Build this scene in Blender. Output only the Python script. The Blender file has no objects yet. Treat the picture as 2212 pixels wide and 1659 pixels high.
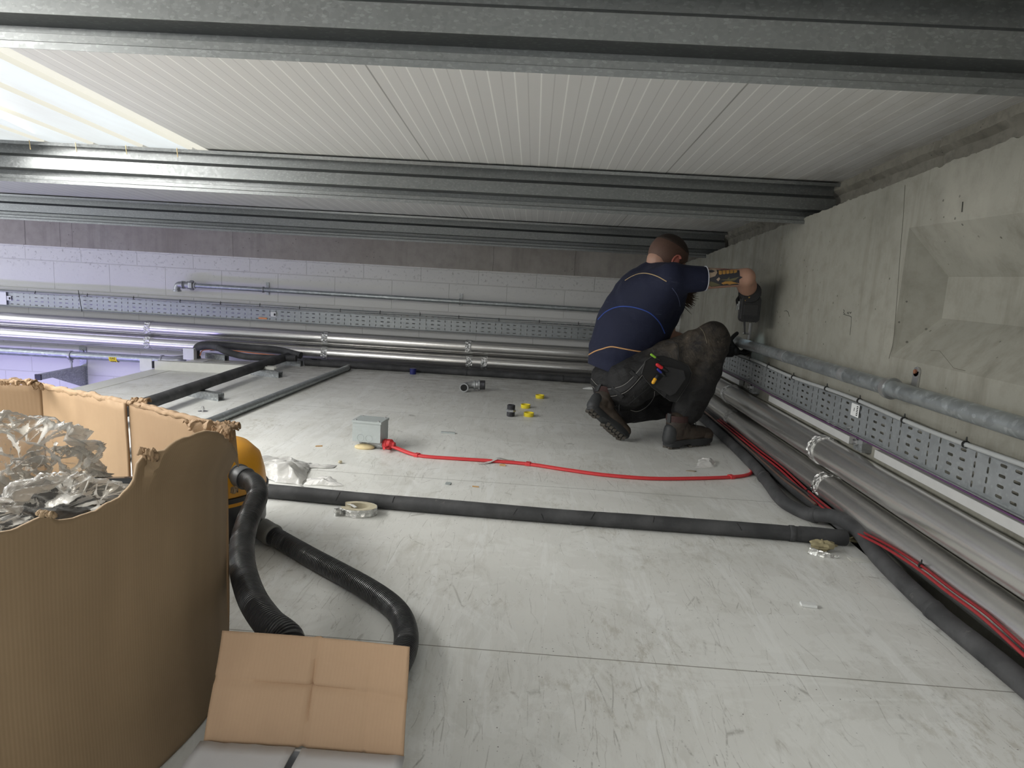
import bpy, bmesh, math, random
import numpy as np
from mathutils import Vector, Matrix, noise as mnoise
random.seed(7); rng = np.random.RandomState(7)
PI = math.pi
SC = bpy.context.scene; COL = SC.collection

# ------------------------------------------------------------------ camera
F = 1450.0; H = 0.79                       # focal length in px of the 2212 px wide frame; eye height over the panel floor
Yd = np.array([54, 231.5, -F]); Yd /= np.linalg.norm(Yd)
Xd = np.array([1, -.061, (54-.061*231.5)/F]); Xd -= Yd*Xd.dot(Yd); Xd /= np.linalg.norm(Xd)
Zd = np.cross(Xd, Yd); RC = np.array([Xd, Yd, Zd]); C0 = np.array([0, 0, H])
cam = bpy.data.cameras.new('camera'); camo = bpy.data.objects.new('camera', cam); COL.objects.link(camo)
cam.sensor_fit = 'HORIZONTAL'; cam.sensor_width = 36; cam.lens = F/2212*36; cam.clip_start = .02
camo.matrix_world = Matrix.Translation((0, 0, H)) @ Matrix(RC.tolist()).to_4x4()
SC.camera = camo
def ray(u, v): return RC @ np.array([u-1106, -(v-829.5), -F])
def pa(u, v, ax, val):
    d = ray(u, v); return C0 + d*(val-C0[ax])/d[ax]
def pz(u, v, z=0.): return pa(u, v, 2, z)
def px(u, v, x): return pa(u, v, 0, x)
def py(u, v, y): return pa(u, v, 1, y)
def pr(p):
    c = RC.T @ (np.array(p)-C0); return 1106-F*c[0]/c[2], 829.5+F*c[1]/c[2]

# ------------------------------------------------------------------ light and exposure
SC.view_settings.view_transform = 'Standard'; SC.view_settings.look = 'None'
SC.view_settings.gamma = 1; SC.view_settings.use_curve_mapping = False
SC.view_settings.exposure = 0.28
SC.cycles.use_denoising = True
SC.cycles.max_bounces = 6; SC.cycles.diffuse_bounces = 3; SC.cycles.glossy_bounces = 3; SC.cycles.transparent_max_bounces = 12
SC.cycles.use_adaptive_sampling = True; SC.cycles.adaptive_threshold = .035
SC.cycles.sample_clamp_indirect = 6
wd = bpy.data.worlds.new('world'); SC.world = wd; wd.use_nodes = True
wd.node_tree.nodes['Background'].inputs[0].default_value = (.93, .97, 1, 1)
wd.node_tree.nodes['Background'].inputs[1].default_value = .42
ROOF_M, ROOF_Z = .0594, 1.451
def zroof(y): return ROOF_Z-ROOF_M*y
def area(name, loc, rot, sx, sy, e, col):
    l = bpy.data.lights.new(name, 'AREA'); l.shape = 'RECTANGLE'; l.size = sx; l.size_y = sy; l.energy = e; l.color = col
    o = bpy.data.objects.new(name, l); COL.objects.link(o); o.location = loc; o.rotation_euler = rot; return o
SKY_E = .82
area('rooflight_daylight', (-2.03, 1.45, 1.33), (0, math.radians(-18), 0), .9, 3.0, 118, (1, .99, .95))
area('rear_fill_light', (.3, -1.6, 1.42), (0, 0, 0), 1.6, 1.6, 9, (1, .99, .95))  # unseen fill lamp added behind the camera for more top light
area('side_opening_daylight', (-5.3, 3.0, .8), (0, math.radians(-90), 0), 1.1, 4., 34, (.95, .98, 1))
area('purple_shop_tube', (-4.6, 3.6, -.75), (math.radians(62), 0, math.radians(-8)), 2.4, .12, 34, (.42, .36, 1))

# ------------------------------------------------------------------ material helpers
class NT:
    def __init__(s, name):
        s.m = bpy.data.materials.new(name); s.m.use_nodes = True; s.t = s.m.node_tree; s.n = s.t.nodes
        s.b = s.n['Principled BSDF']; s.out = s.n['Material Output']
        s.co = s.n.new('ShaderNodeTexCoord').outputs['Object']
    def link(s, a, b): s.t.links.new(a, b); return s
    def val(s, inp, x):
        if hasattr(x, 'is_output') or isinstance(x, bpy.types.NodeSocket): s.t.links.new(x, inp)
        elif isinstance(x, (tuple, list)): inp.default_value = tuple(x)+((1,) if len(x) == 3 and inp.type == 'RGBA' else ())
        else: inp.default_value = x
    def math(s, op, a, b=0., c=None, clamp=False):
        n = s.n.new('ShaderNodeMath'); n.operation = op; n.use_clamp = clamp
        s.val(n.inputs[0], a); s.val(n.inputs[1], b)
        if c is not None: s.val(n.inputs[2], c)
        return n.outputs[0]
    def map(s, scale=(1, 1, 1), rot=(0, 0, 0), loc=(0, 0, 0), co=None):
        n = s.n.new('ShaderNodeMapping'); s.t.links.new(co or s.co, n.inputs[0])
        n.inputs['Scale'].default_value = scale; n.inputs['Rotation'].default_value = rot; n.inputs['Location'].default_value = loc
        return n.outputs[0]
    def noise(s, scale, detail=4, rough=.6, co=None, dist=0.):
        n = s.n.new('ShaderNodeTexNoise'); s.t.links.new(co or s.co, n.inputs['Vector'])
        n.inputs['Scale'].default_value = scale; n.inputs['Detail'].default_value = detail
        n.inputs['Roughness'].default_value = rough; n.inputs['Distortion'].default_value = dist
        return n.outputs['Fac']
    def vor(s, scale, co=None, feat='F1', out='Distance', rnd=1.):
        n = s.n.new('ShaderNodeTexVoronoi'); n.feature = feat; s.t.links.new(co or s.co, n.inputs['Vector'])
        n.inputs['Scale'].default_value = scale; n.inputs['Randomness'].default_value = rnd
        return n.outputs[out]
    def ramp(s, x, stops):
        n = s.n.new('ShaderNodeValToRGB'); s.val(n.inputs[0], x); e = n.color_ramp.elements
        while len(e) < len(stops): e.new(.5)
        for k, (p, c) in enumerate(stops):
            e[k].position = p; e[k].color = (c, c, c, 1) if not isinstance(c, tuple) else c+(1,)
        return n.outputs[0]
    def mix(s, f, a, b, mode='MIX'):
        n = s.n.new('ShaderNodeMix'); n.data_type = 'RGBA'; n.blend_type = mode
        s.val(n.inputs[0], f); s.val(n.inputs[6], a); s.val(n.inputs[7], b); return n.outputs[2]
    def xyz(s, co=None):
        n = s.n.new('ShaderNodeSeparateXYZ'); s.t.links.new(co or s.co, n.inputs[0]); return n.outputs
    def dot(s, v, co=None):
        n = s.n.new('ShaderNodeVectorMath'); n.operation = 'DOT_PRODUCT'; s.t.links.new(co or s.co, n.inputs[0])
        n.inputs[1].default_value = v; return n.outputs['Value']
    def dist(s, v, co=None):
        n = s.n.new('ShaderNodeVectorMath'); n.operation = 'DISTANCE'; s.t.links.new(co or s.co, n.inputs[0])
        n.inputs[1].default_value = v; return n.outputs['Value']
    def bump(s, h, strength=.3, d=.01, prev=None):
        n = s.n.new('ShaderNodeBump'); s.val(n.inputs['Height'], h); n.inputs['Strength'].default_value = strength
        n.inputs['Distance'].default_value = d
        if prev is not None: s.t.links.new(prev, n.inputs['Normal'])
        s.t.links.new(n.outputs[0], s.b.inputs['Normal']); return n.outputs[0]
    def set(s, col=None, rough=None, metal=None, **k):
        if col is not None: s.val(s.b.inputs['Base Color'], col)
        if rough is not None: s.val(s.b.inputs['Roughness'], rough)
        if metal is not None: s.val(s.b.inputs['Metallic'], metal)
        for a, b in k.items(): s.val(s.b.inputs[a.replace('_', ' ')], b)
        return s.m
MC = {}
def plain(name, col, rough=.5, metal=0., nz=.08, sc=30., **k):
    if name in MC: return MC[name]
    t = NT(name); f = t.noise(sc, 4)
    c = t.mix(f, tuple(x*(1-nz) for x in col), tuple(min(1, x*(1+nz)) for x in col))
    MC[name] = t.set(c, rough, metal, **k); return MC[name]

def m_floor():
    t = NT('white_panel_floor')
    x, y, z = t.xyz()
    big = t.noise(1.3, 5, .6)
    base = t.mix(t.ramp(big, [(.3, 0), (.7, 1)]), (.66, .66, .63), (.75, .75, .72))
    # grime smears, stretched
    g1 = t.noise(7, 8, .75, t.map((1, .35, 1), (0, 0, .9)), 1.2)
    g2 = t.noise(22, 8, .8, t.map((1, .25, 1), (0, 0, -.5)), .8)
    g3 = t.noise(2.2, 3, .5)
    sm = t.math('MULTIPLY', t.ramp(g1, [(.53, 0), (.66, 1)]), t.ramp(g3, [(.35, .15), (.65, 1)]))
    c = t.mix(t.math('MULTIPLY', sm, .38), base, (.34, .32, .26))
    c = t.mix(t.math('MULTIPLY', t.ramp(g2, [(.61, 0), (.70, 1)]), .42), c, (.36, .34, .29))
    # pale rubbed streaks
    p = t.noise(9, 5, .7, t.map((1, .12, 1), (0, 0, .55)), .5)
    c = t.mix(t.math('MULTIPLY', t.ramp(p, [(.56, 0), (.59, 1)]), .38), c, (.82, .83, .82))
    # thin scratches: families of fine crossing strokes, each broken up by noise
    for k, (rot, sc, th, col, amt) in enumerate(((.5, 13, .009, (.20, .19, .16), .6), (-.75, 17, .009, (.22, .21, .18), .55), (1.25, 11, .007, (.2, .19, .16), .6), (2.3, 12, .012, (.82, .82, .80), .5), (-.2, 24, .012, (.25, .23, .19), .5), (.95, 5, .005, (.80, .80, .78), .5))):
        wv = t.noise(3, 3, .5, None); cb = t.n.new('ShaderNodeVectorMath'); cb.operation = 'ADD'; t.link(t.co, cb.inputs[0])
        sc2 = t.n.new('ShaderNodeVectorMath'); sc2.operation = 'SCALE'; nv = t.n.new('ShaderNodeTexNoise'); nv.inputs['Scale'].default_value = 2+k; t.link(t.co, nv.inputs[0]); t.link(nv.outputs['Color'], sc2.inputs[0]); sc2.inputs['Scale'].default_value = .07; t.link(sc2.outputs[0], cb.inputs[1])
        co = t.map((1, .10, 1), (0, 0, rot), (k*1.7, k*.9, 0), cb.outputs[0])
        v = t.vor(sc, co, 'DISTANCE_TO_EDGE')
        msk = t.ramp(t.noise(11+k*3, 6, .8, t.map((1, .6, 1), (0, 0, rot), (rot*3, 1, 0))), [(.49, 0), (.57, 1)])
        cl = t.ramp(t.noise(1.7+.5*k, 4, .6, t.map((1, 1, 1), (0, 0, 0), (k*3.1, 5, 2))), [(.42, .1), (.56, 1)])
        c = t.mix(t.math('MULTIPLY', t.math('MULTIPLY', t.math('MULTIPLY', t.ramp(v, [(0, 1), (th*1.6, 0)]), msk), cl), amt), c, col)
    # scuffed dirty patches and pale wiped patches with crisp edges
    pt = t.ramp(t.noise(3.1, 9, .72, t.map((1, .7, 1), (0, 0, .6), (7, 3, 1)), .9), [(.535, 0), (.56, 1)])
    c = t.mix(t.math('MULTIPLY', pt, .20), c, (.50, .50, .46))
    pt2 = t.ramp(t.noise(2.3, 9, .66, t.map((.6, 1, 1), (0, 0, -.8), (1, 9, 1)), 1.4), [(.55, 0), (.565, 1)])
    c = t.mix(t.math('MULTIPLY', pt2, .28), c, (.83, .84, .82))
    gr = t.math('MULTIPLY', t.ramp(t.noise(2.6, 5, .6, t.map((1, 1, 1), (0, 0, 0), (2, 2, 8))), [(.50, 0), (.66, 1)]), t.ramp(t.noise(34, 7, .8, t.map((1, .45, 1), (0, 0, .9))), [(.50, 0), (.60, 1)]))
    c = t.mix(t.math('MULTIPLY', gr, .45), c, (.36, .33, .26))
    # specks
    sp = t.math('LESS_THAN', t.vor(55), .085)
    c = t.mix(t.math('MULTIPLY', sp, t.ramp(t.noise(6, 2), [(.45, 0), (.6, .85)])), c, (.10, .09, .08))
    # dirt towards the services at the back
    back = t.math('MULTIPLY', t.ramp(t.math('MULTIPLY', y, .19), [(.78, 0), (1., 1)]), t.ramp(t.noise(16, 8, .75, t.map((.4, 1, 1))), [(.42, 0), (.62, 1)]))
    c = t.mix(t.math('MULTIPLY', back, .7), c, (.20, .17, .13))
    # sheet joints every 1.165 m
    ph = t.math('FRACT', t.math('DIVIDE', t.math('SUBTRACT', t.math('ADD', y, t.math('MULTIPLY', x, .015)), .7375), 1.165))
    jt = t.math('LESS_THAN', t.math('ABSOLUTE', t.math('SUBTRACT', ph, .5)), 0.0014)
    c = t.mix(t.math('MULTIPLY', jt, .75), c, (.14, .13, .10))
    r = t.ramp(t.noise(9, 6, .7), [(.3, .30), (.7, .55)])
    t.bump(t.math('SUBTRACT', t.noise(3, 3), t.math('MULTIPLY', jt, .5)), .12, .01)
    return t.set(c, r)

def m_concrete(name, c0, c1, dark, streak=True, sc=1., joints=()):
    t = NT(name)
    n1 = t.noise(1.6*sc, 8, .65); n2 = t.noise(14*sc, 6, .7)
    c = t.mix(t.ramp(n1, [(.32, 0), (.68, 1)]), c0, c1)
    c = t.mix(t.ramp(n2, [(.45, 0), (.75, .45)]), c, dark)
    if streak:
        s = t.noise(7, 6, .7, t.map((1, 1, .10)))
        c = t.mix(t.ramp(s, [(.52, 0), (.70, .6)]), c, dark)
        s2 = t.noise(3, 5, .6, t.map((1, 1, .5), (0, 0, 0), (4, 4, 4)))
        c = t.mix(t.ramp(s2, [(.58, 0), (.7, .4)]), c, tuple(x*1.22 for x in c1))
    for x0, w_ in joints:
        jx = t.math('LESS_THAN', t.math('ABSOLUTE', t.math('SUBTRACT', t.math('ADD', t.xyz()[0], t.math('MULTIPLY', t.noise(8, 2), .01)), x0)), w_)
        c = t.mix(t.math('MULTIPLY', jx, .6), c, tuple(x*.4 for x in dark))
    hole = t.math('LESS_THAN', t.vor(26*sc), .10)
    hm = t.math('MULTIPLY', hole, t.ramp(t.noise(5, 2), [(.5, 0), (.56, 1)]))
    c = t.mix(t.math('MULTIPLY', hm, .7), c, tuple(x*.35 for x in dark))
    t.bump(t.math('SUBTRACT', t.math('MULTIPLY', n2, .5), hm), .35, .006)
    return t.set(c, .85)

def m_blocks():
    t = NT('painted_blockwork')
    x, y, z = t.xyz()
    cb = t.n.new('ShaderNodeCombineXYZ'); t.val(cb.inputs[0], x); t.val(cb.inputs[1], z); t.val(cb.inputs[2], 0.)
    b = t.n.new('ShaderNodeTexBrick'); t.link(cb.outputs[0], b.inputs[0])
    b.inputs['Scale'].default_value = 1; b.inputs['Mortar Size'].default_value = .0045; b.inputs['Mortar Smooth'].default_value = .6
    b.inputs['Brick Width'].default_value = .466; b.inputs['Row Height'].default_value = .233; b.inputs['Bias'].default_value = 0
    n = t.noise(60, 5, .7); pit = t.ramp(t.noise(45, 6, .8), [(.58, 0), (.68, 1)])
    zone = t.ramp(z, [(.62, 0), (.72, 1)])
    pit = t.math('MULTIPLY', pit, t.math('ADD', t.math('MULTIPLY', zone, .8), .12))
    c = t.mix(t.noise(2.5, 4), (.66, .655, .64), (.74, .735, .72))
    c = t.mix(t.math('MULTIPLY', b.outputs['Fac'], .45), c, (.48, .47, .45))
    c = t.mix(t.math('MULTIPLY', pit, .7), c, (.33, .32, .30))
    h = t.math('SUBTRACT', t.math('SUBTRACT', t.math('MULTIPLY', n, .25), t.math('MULTIPLY', b.outputs['Fac'], .8)), pit)
    t.bump(h, .5, .006)
    return t.set(c, .6)

def m_ceiling():
    t = NT('white_roof_panel')
    x, y, z = t.xyz()
    def line(off, per, w):
        p = t.math('FRACT', t.math('DIVIDE', t.math('ADD', x, off), per))
        return t.math('LESS_THAN', t.math('ABSOLUTE', t.math('SUBTRACT', p, .5)), w)
    per = 1.04/14
    o = .504+50*1.04+per/2
    g = line(o, per, .022); w = line(o+per/2, per, .03)  # grey groove shade and white rib highlights, painted in as lines
    j = line(.504+20*1.04+.52, 1.04, .0026)
    n = t.noise(2, 3)
    c = t.mix(n, (.70, .695, .685), (.74, .735, .725))
    c = t.mix(t.math('MULTIPLY', g, .40), c, (.38, .37, .36))
    c = t.mix(t.math('MULTIPLY', w, .95), c, (.95, .95, .93))
    c = t.mix(t.math('MULTIPLY', j, .7), c, (.26, .26, .25))
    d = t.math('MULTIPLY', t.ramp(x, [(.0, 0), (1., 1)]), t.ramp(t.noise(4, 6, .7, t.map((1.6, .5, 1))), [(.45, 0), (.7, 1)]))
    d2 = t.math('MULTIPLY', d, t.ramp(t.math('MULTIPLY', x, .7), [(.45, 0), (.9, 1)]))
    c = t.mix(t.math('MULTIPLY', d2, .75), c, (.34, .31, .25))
    t.bump(t.math('SUBTRACT', w, g), .25, .003)
    return t.set(c, .42)

def m_galv(name='galvanised_steel', c=(.36, .375, .38), rough=.42, sc=70, metal=.75, spangle=.55):
    t = NT(name)
    v = t.vor(sc, t.map((1, 1, 1)), 'F1', 'Color'); bw = t.n.new('ShaderNodeRGBToBW'); t.link(v, bw.inputs[0])
    v2 = t.vor(sc*2.3, t.map((.5, 1, 1), (0, .6, .3)), 'F1', 'Color'); bw2 = t.n.new('ShaderNodeRGBToBW'); t.link(v2, bw2.inputs[0])
    fl = t.ramp(bw2.outputs[0], [(.70, 0), (.86, 1)])
    n = t.noise(2.5, 5, .6)
    col = t.mix(bw.outputs[0], tuple(a*(1-spangle*.45) for a in c), tuple(min(1, a*(1+spangle*.35)) for a in c))
    col = t.mix(t.math('MULTIPLY', fl, spangle), col, tuple(min(1, a*1.9) for a in c))
    col = t.mix(t.math('MULTIPLY', t.ramp(n, [(.35, 0), (.75, 1)]), .35), col, tuple(a*.7 for a in c))
    r = t.math('ADD', t.math('MULTIPLY', bw.outputs[0], .18), rough-.08)
    return t.set(col, r, metal)

def m_foil():
    t = NT('aluminium_foil_lagging')
    w = t.noise(24, 6, .65, t.map((1, .5, 1)), .6); w2 = t.noise(110, 4, .6); w3 = t.noise(5, 3, .5)
    c = t.mix(w3, (.66, .65, .63), (.76, .75, .73))
    h = t.math('ADD', t.math('MULTIPLY', w, 1.), t.math('ADD', t.math('MULTIPLY', w2, .22), t.math('MULTIPLY', w3, 1.2)))
    wr = t.noise(70, 4, .6, t.map((.6, .25, 1)))
    t.bump(t.math('ADD', t.math('MULTIPLY', h, .5), t.math('MULTIPLY', wr, 1.6)), .06, .004)
    return t.set(c, .27, .88)
def m_foilcrush():
    t = NT('crumpled_foil_tape'); v = t.vor(60, None, 'F1'); n = t.noise(40, 5, .7, None, 1.)
    t.bump(t.math('ADD', v, n), .9, .012)
    return t.set((.80, .80, .78), .24, .95)
def m_foam():
    t = NT('black_pipe_foam')
    n = t.noise(9, 6, .6); n2 = t.noise(50, 4, .7)
    c = t.mix(t.ramp(n, [(.4, 0), (.75, 1)]), (.034, .035, .037), (.085, .085, .088))
    c = t.mix(t.ramp(t.noise(16, 8, .8, t.map((1, 1, 1), (0, 0, 0), (3, 1, 2))), [(.62, 0), (.75, .6)]), c, (.22, .21, .20))
    t.bump(t.math('ADD', n2, t.math('MULTIPLY', n, 2)), .2, .004)
    return t.set(c, .72)
def m_card(name, c0, c1, axis, per=.0075, crease=()):
    t = NT(name); d = t.dot(axis)
    wv = t.math('SINE', t.math('ADD', t.math('MULTIPLY', d, 2*PI/per), t.math('MULTIPLY', t.noise(6, 3), 5.)))
    irr = t.noise(5, 3, .5, t.map((1, 1, .12)))
    n = t.noise(3, 5, .6); f = t.noise(90, 5, .8)
    c = t.mix(t.ramp(n, [(.3, 0), (.7, 1)]), c0, c1)
    c = t.mix(t.math('MULTIPLY', t.ramp(irr, [(.48, 0), (.58, 1)]), .42), c, tuple(a*.72 for a in c0))
    c = t.mix(t.math('MULTIPLY', f, .25), c, tuple(a*.8 for a in c0))
    c = t.mix(t.math('MULTIPLY', t.ramp(wv, [(.0, 0), (1., 1)]), .05), c, tuple(a*.7 for a in c0))
    t.bump(t.math('ADD', t.math('MULTIPLY', wv, .12), t.math('ADD', t.math('MULTIPLY', irr, 2.5), t.math('MULTIPLY', f, .25))), .22, .0016)
    return t.set(c, .8)

M = dict(
 floor=m_floor(), ceiling=m_ceiling(), blocks=m_blocks(),
 wallc=m_concrete('precast_concrete', (.255, .25, .212), (.325, .315, .27), (.15, .14, .11)),
 beamc=m_concrete('raw_beam_concrete', (.34, .31, .28), (.40, .375, .345), (.22, .20, .185), joints=((-4.16, .004), (-3.87, .002), (-3.77, .002), (-2.45, .002), (-.35, .002), (.30, .002))),
 rough=m_concrete('rough_block_mortar', (.19, .178, .145), (.26, .245, .205), (.05, .045, .038), False, 1.6),
 galv=m_galv(), purlin=m_galv('galvanised_purlin_steel', (.27, .28, .28), .40, 110, .75, .28),
 pipe=m_galv('galvanised_pipe', (.40, .43, .44), .38, 40, .75, .35),
 castp=m_galv('galvanised_cast_fitting', (.42, .43, .44), .45, 30, .65, .2),
 tray=m_galv('galvanised_tray', (.33, .35, .36), .42, 60, .5, .15),
 foil=m_foil(), crush=m_foilcrush(), foam=m_foam(),
 white=plain('white_powder_coat', (.74, .75, .74), .4),
 cream=plain('white_trim', (.70, .70, .66), .45),
 red=plain('red_cable_sheath', (.62, .045, .05), .45), redd=plain('dark_red_cable_sheath', (.24, .018, .022), .5),
 orange=plain('orange_cable_sheath', (.75, .26, .12), .5),
 grey=plain('grey_cable_sheath', (.36, .37, .37), .5), purple=plain('purple_cable_sheath', (.10, .04, .11), .5),
 black=plain('black_plastic', (.018, .018, .02), .35), tie=plain('black_nylon_tie', (.012, .012, .012), .4),
 dark=plain('dark_gap', (.01, .01, .01), .8), ynum=plain('yellow_plastic', (.86, .70, .04), .4),
 blue=plain('navy_blue_plastic', (.015, .02, .16), .4), gasy=plain('yellow_tape', (.85, .66, .02), .5),
 threadm=m_galv('dark_threaded_iron', (.13, .13, .14), .4, 60, .8, .3),
 hosem=plain('ribbed_hose_plastic', (.045, .045, .047), .30, nz=.1), cuff=plain('grey_hose_cuff', (.20, .20, .19), .5),
 vyel=plain('vacuum_yellow', (.78, .36, .02), .35), wool=plain('mineral_wool', (.30, .26, .15), .95, nz=.35, sc=60),
 woolp=plain('pale_insulation_ring', (.50, .45, .33), .95, nz=.2, sc=60), paper=plain('white_paper', (.72, .72, .70), .7),
 foamc=plain('expanding_foam', (.70, .58, .34), .8, nz=.2), bolt=plain('zinc_bolt', (.6, .6, .6), .35, .9),
 box=m_galv('grey_enclosure_steel', (.44, .48, .48), .45, 50, .25, .05), ink=plain('black_ink', (.015, .015, .015), .7),
 cardw=plain('white_printed_board', (.60, .60, .62), .6, nz=.04),
)
def m_clear(name, tint=(.9, .9, .9), a=.25, bumpy=True):
    t = NT(name); n = t.noise(9, 5, .6, None, .8); v = t.noise(3, 2, .5)
    tr = t.n.new('ShaderNodeBsdfTransparent'); tr.inputs[0].default_value = (*tint, 1)
    mx = t.n.new('ShaderNodeMixShader'); fr = t.n.new('ShaderNodeFresnel'); fr.inputs[0].default_value = 1.45
    if bumpy:
        nb = t.bump(t.math('ADD', n, v), .5, .02); t.link(nb, fr.inputs[1])
    f = t.math('ADD', t.math('MULTIPLY', fr.outputs[0], .85), a, None, True)
    t.link(f, mx.inputs[0]); t.link(tr.outputs[0], mx.inputs[1]); t.link(t.b.outputs[0], mx.inputs[2])
    t.link(mx.outputs[0], t.out.inputs[0])
    return t.set((.78, .77, .75), .10)
M['clear'] = m_clear('clear_polythene', (.93, .92, .90), .02)
M['milky'] = m_clear('milky_polythene', (.95, .95, .93), .50)

# ------------------------------------------------------------------ mesh helpers
def V3(p): return Vector((float(p[0]), float(p[1]), float(p[2])))
class G:
    def __init__(s): s.v = []; s.f = []
    def add(s, vs, fs):
        o = len(s.v); s.v += [tuple(map(float, p)) for p in vs]; s.f += [tuple(i+o for i in f) for f in fs]; return s
    def box(s, c, d, rot=None):
        x, y, z = d[0]/2, d[1]/2, d[2]/2; R_ = rot or Matrix.Identity(3); c = V3(c)
        vs = [c+R_ @ Vector((a*x, b*y, e*z)) for a in (-1, 1) for b in (-1, 1) for e in (-1, 1)]
        return s.add(vs, [(0, 1, 3, 2), (4, 6, 7, 5), (0, 4, 5, 1), (2, 3, 7, 6), (0, 2, 6, 4), (1, 5, 7, 3)])
    def bx(s, a, b): return s.box([(a[i]+b[i])/2 for i in range(3)], [abs(b[i]-a[i]) for i in range(3)])
    def tube(s, pts, r, seg=16, caps=True, flat=1., wob=None):
        pts = [V3(p) for p in pts]; n = len(pts); rs = r if hasattr(r, '__len__') else [r]*n
        tan = [(pts[min(i+1, n-1)]-pts[max(i-1, 0)]).normalized() for i in range(n)]
        up = Vector((0, 0, 1)) if abs(tan[0].z) < .9 else Vector((1, 0, 0))
        a = (up-tan[0]*up.dot(tan[0])).normalized(); vs = []
        for i in range(n):
            a = (a-tan[i]*a.dot(tan[i])).normalized(); b = tan[i].cross(a)
            for k in range(seg):
                th = 2*PI*k/seg; rr = rs[i]*(1+(wob(i, k) if wob else 0))
                vs.append(pts[i]+a*math.cos(th)*rr*flat+b*math.sin(th)*rr)
        fs = [(i*seg+k, i*seg+(k+1) % seg, (i+1)*seg+(k+1) % seg, (i+1)*seg+k) for i in range(n-1) for k in range(seg)]
        if caps: fs += [tuple(range(seg))[::-1], tuple((n-1)*seg+k for k in range(seg))]
        return s.add(vs, fs)
    def lathe(s, prof, o, ax, seg=24, closed=False):   # prof: (radius, height along ax)
        o = V3(o); ax = V3(ax).normalized(); up = Vector((0, 0, 1)) if abs(ax.z) < .9 else Vector((1, 0, 0))
        a = (up-ax*up.dot(ax)).normalized(); b = ax.cross(a); n = len(prof)
        vs = [o+ax*h+(a*math.cos(2*PI*k/seg)+b*math.sin(2*PI*k/seg))*r for r, h in prof for k in range(seg)]
        m = n if closed else n-1
        fs = [(i*seg+k, i*seg+(k+1) % seg, ((i+1) % n)*seg+(k+1) % seg, ((i+1) % n)*seg+k) for i in range(m) for k in range(seg)]
        if not closed:
            if prof[0][0] > 1e-5: fs.append(tuple(range(seg))[::-1])
            if prof[-1][0] > 1e-5: fs.append(tuple((n-1)*seg+k for k in range(seg)))
        return s.add(vs, fs)
    def prism(s, poly, vec):
        n = len(poly); p = [V3(q) for q in poly]; vec = V3(vec)
        return s.add(p+[q+vec for q in p], [tuple(range(n))[::-1], tuple(range(n, 2*n))]+[(k, (k+1) % n, n+(k+1) % n, n+k) for k in range(n)])
    def strip(s, poly, vec, thick=0.):          # open profile swept along vec
        n = len(poly); p = [V3(q) for q in poly]; vec = V3(vec)
        return s.add(p+[q+vec for q in p], [(k, k+1, n+k+1, n+k) for k in range(n-1)])
    def cap(s, p0, p1, r0, r1, seg=16, rings=4, sq=None):   # tapered capsule, closed; sq=(axis, factor) flattens
        p0, p1 = V3(p0), V3(p1); d = p1-p0; L = d.length; ax = d.normalized() if L > 1e-6 else Vector((0, 0, 1))
        prof = [(1e-4, -r0)]+[(r0*math.sin(PI/2*k/rings), -r0*math.cos(PI/2*k/rings)) for k in range(1, rings+1)]
        prof += [(r1*math.cos(PI/2*k/rings), L+r1*math.sin(PI/2*k/rings)) for k in range(0, rings)]+[(1e-4, L+r1)]
        o = len(s.v); s.lathe(prof, p0, ax, seg)
        if sq:
            m = (p0+p1)/2; a = V3(sq[0]).normalized()
            for i in range(o, len(s.v)):
                q = Vector(s.v[i]); base = p0+ax*max(0, min(L, (q-p0).dot(ax))); e = q-base
                s.v[i] = tuple(base+e+a*(e.dot(a))*(sq[1]-1))
        return s
    def ell(s, c, r, rot=None, seg=20, rings=12):
        R_ = rot or Matrix.Identity(3); c = V3(c)
        vs = [c+R_ @ Vector((r[0]*math.sin(PI*i/rings)*math.cos(2*PI*k/seg), r[1]*math.sin(PI*i/rings)*math.sin(2*PI*k/seg), r[2]*math.cos(PI*i/rings))) for i in range(1, rings) for k in range(seg)]
        vs += [c+R_ @ Vector((0, 0, r[2])), c+R_ @ Vector((0, 0, -r[2]))]; n = (rings-1)*seg
        fs = [(i*seg+k, (i+1)*seg+k, (i+1)*seg+(k+1) % seg, i*seg+(k+1) % seg) for i in range(rings-2) for k in range(seg)]
        fs += [(n, k, (k+1) % seg) for k in range(seg)]+[(n+1, (rings-2)*seg+(k+1) % seg, (rings-2)*seg+k) for k in range(seg)]
        return s.add(vs, fs)
    def build(s, name, mat, parent=None, smooth=None, label=None, cat=None, group=None, kind=None, mods=(), origin=None):
        me = bpy.data.meshes.new(name); me.from_pydata(s.v, [], s.f)
        bm = bmesh.new(); bm.from_mesh(me); bmesh.ops.recalc_face_normals(bm, faces=bm.faces); bm.to_mesh(me); bm.free()
        for m in (mat if isinstance(mat, (list, tuple)) else [mat]): me.materials.append(m)
        o = bpy.data.objects.new(name, me); COL.objects.link(o)
        if origin is not None:
            me.transform(Matrix.Translation(-V3(origin))); o.location = V3(origin)
        if smooth is not None: shade(o, smooth)
        tag(o, label, cat, group, kind)
        if parent is not None: par(o, parent)
        return o
def par(o, p):
    bpy.context.view_layer.update(); mw = o.matrix_world.copy(); o.parent = p; o.matrix_parent_inverse = p.matrix_world.inverted(); o.matrix_world = mw
def shade(o, ang):
    me = o.data; me.polygons.foreach_set('use_smooth', [True]*len(me.polygons))
    if ang < 180: me.set_sharp_from_angle(angle=math.radians(ang))
def tag(o, label=None, cat=None, group=None, kind=None):
    if label: o['label'] = label
    if cat: o['category'] = cat
    if group: o['group'] = group
    if kind: o['kind'] = kind
    return o
def thing(name, loc, label, cat, group=None):
    o = bpy.data.objects.new(name, None); COL.objects.link(o); o.location = V3(loc); o.empty_display_size = .05
    bpy.context.view_layer.update(); return tag(o, label, cat, group)
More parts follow.
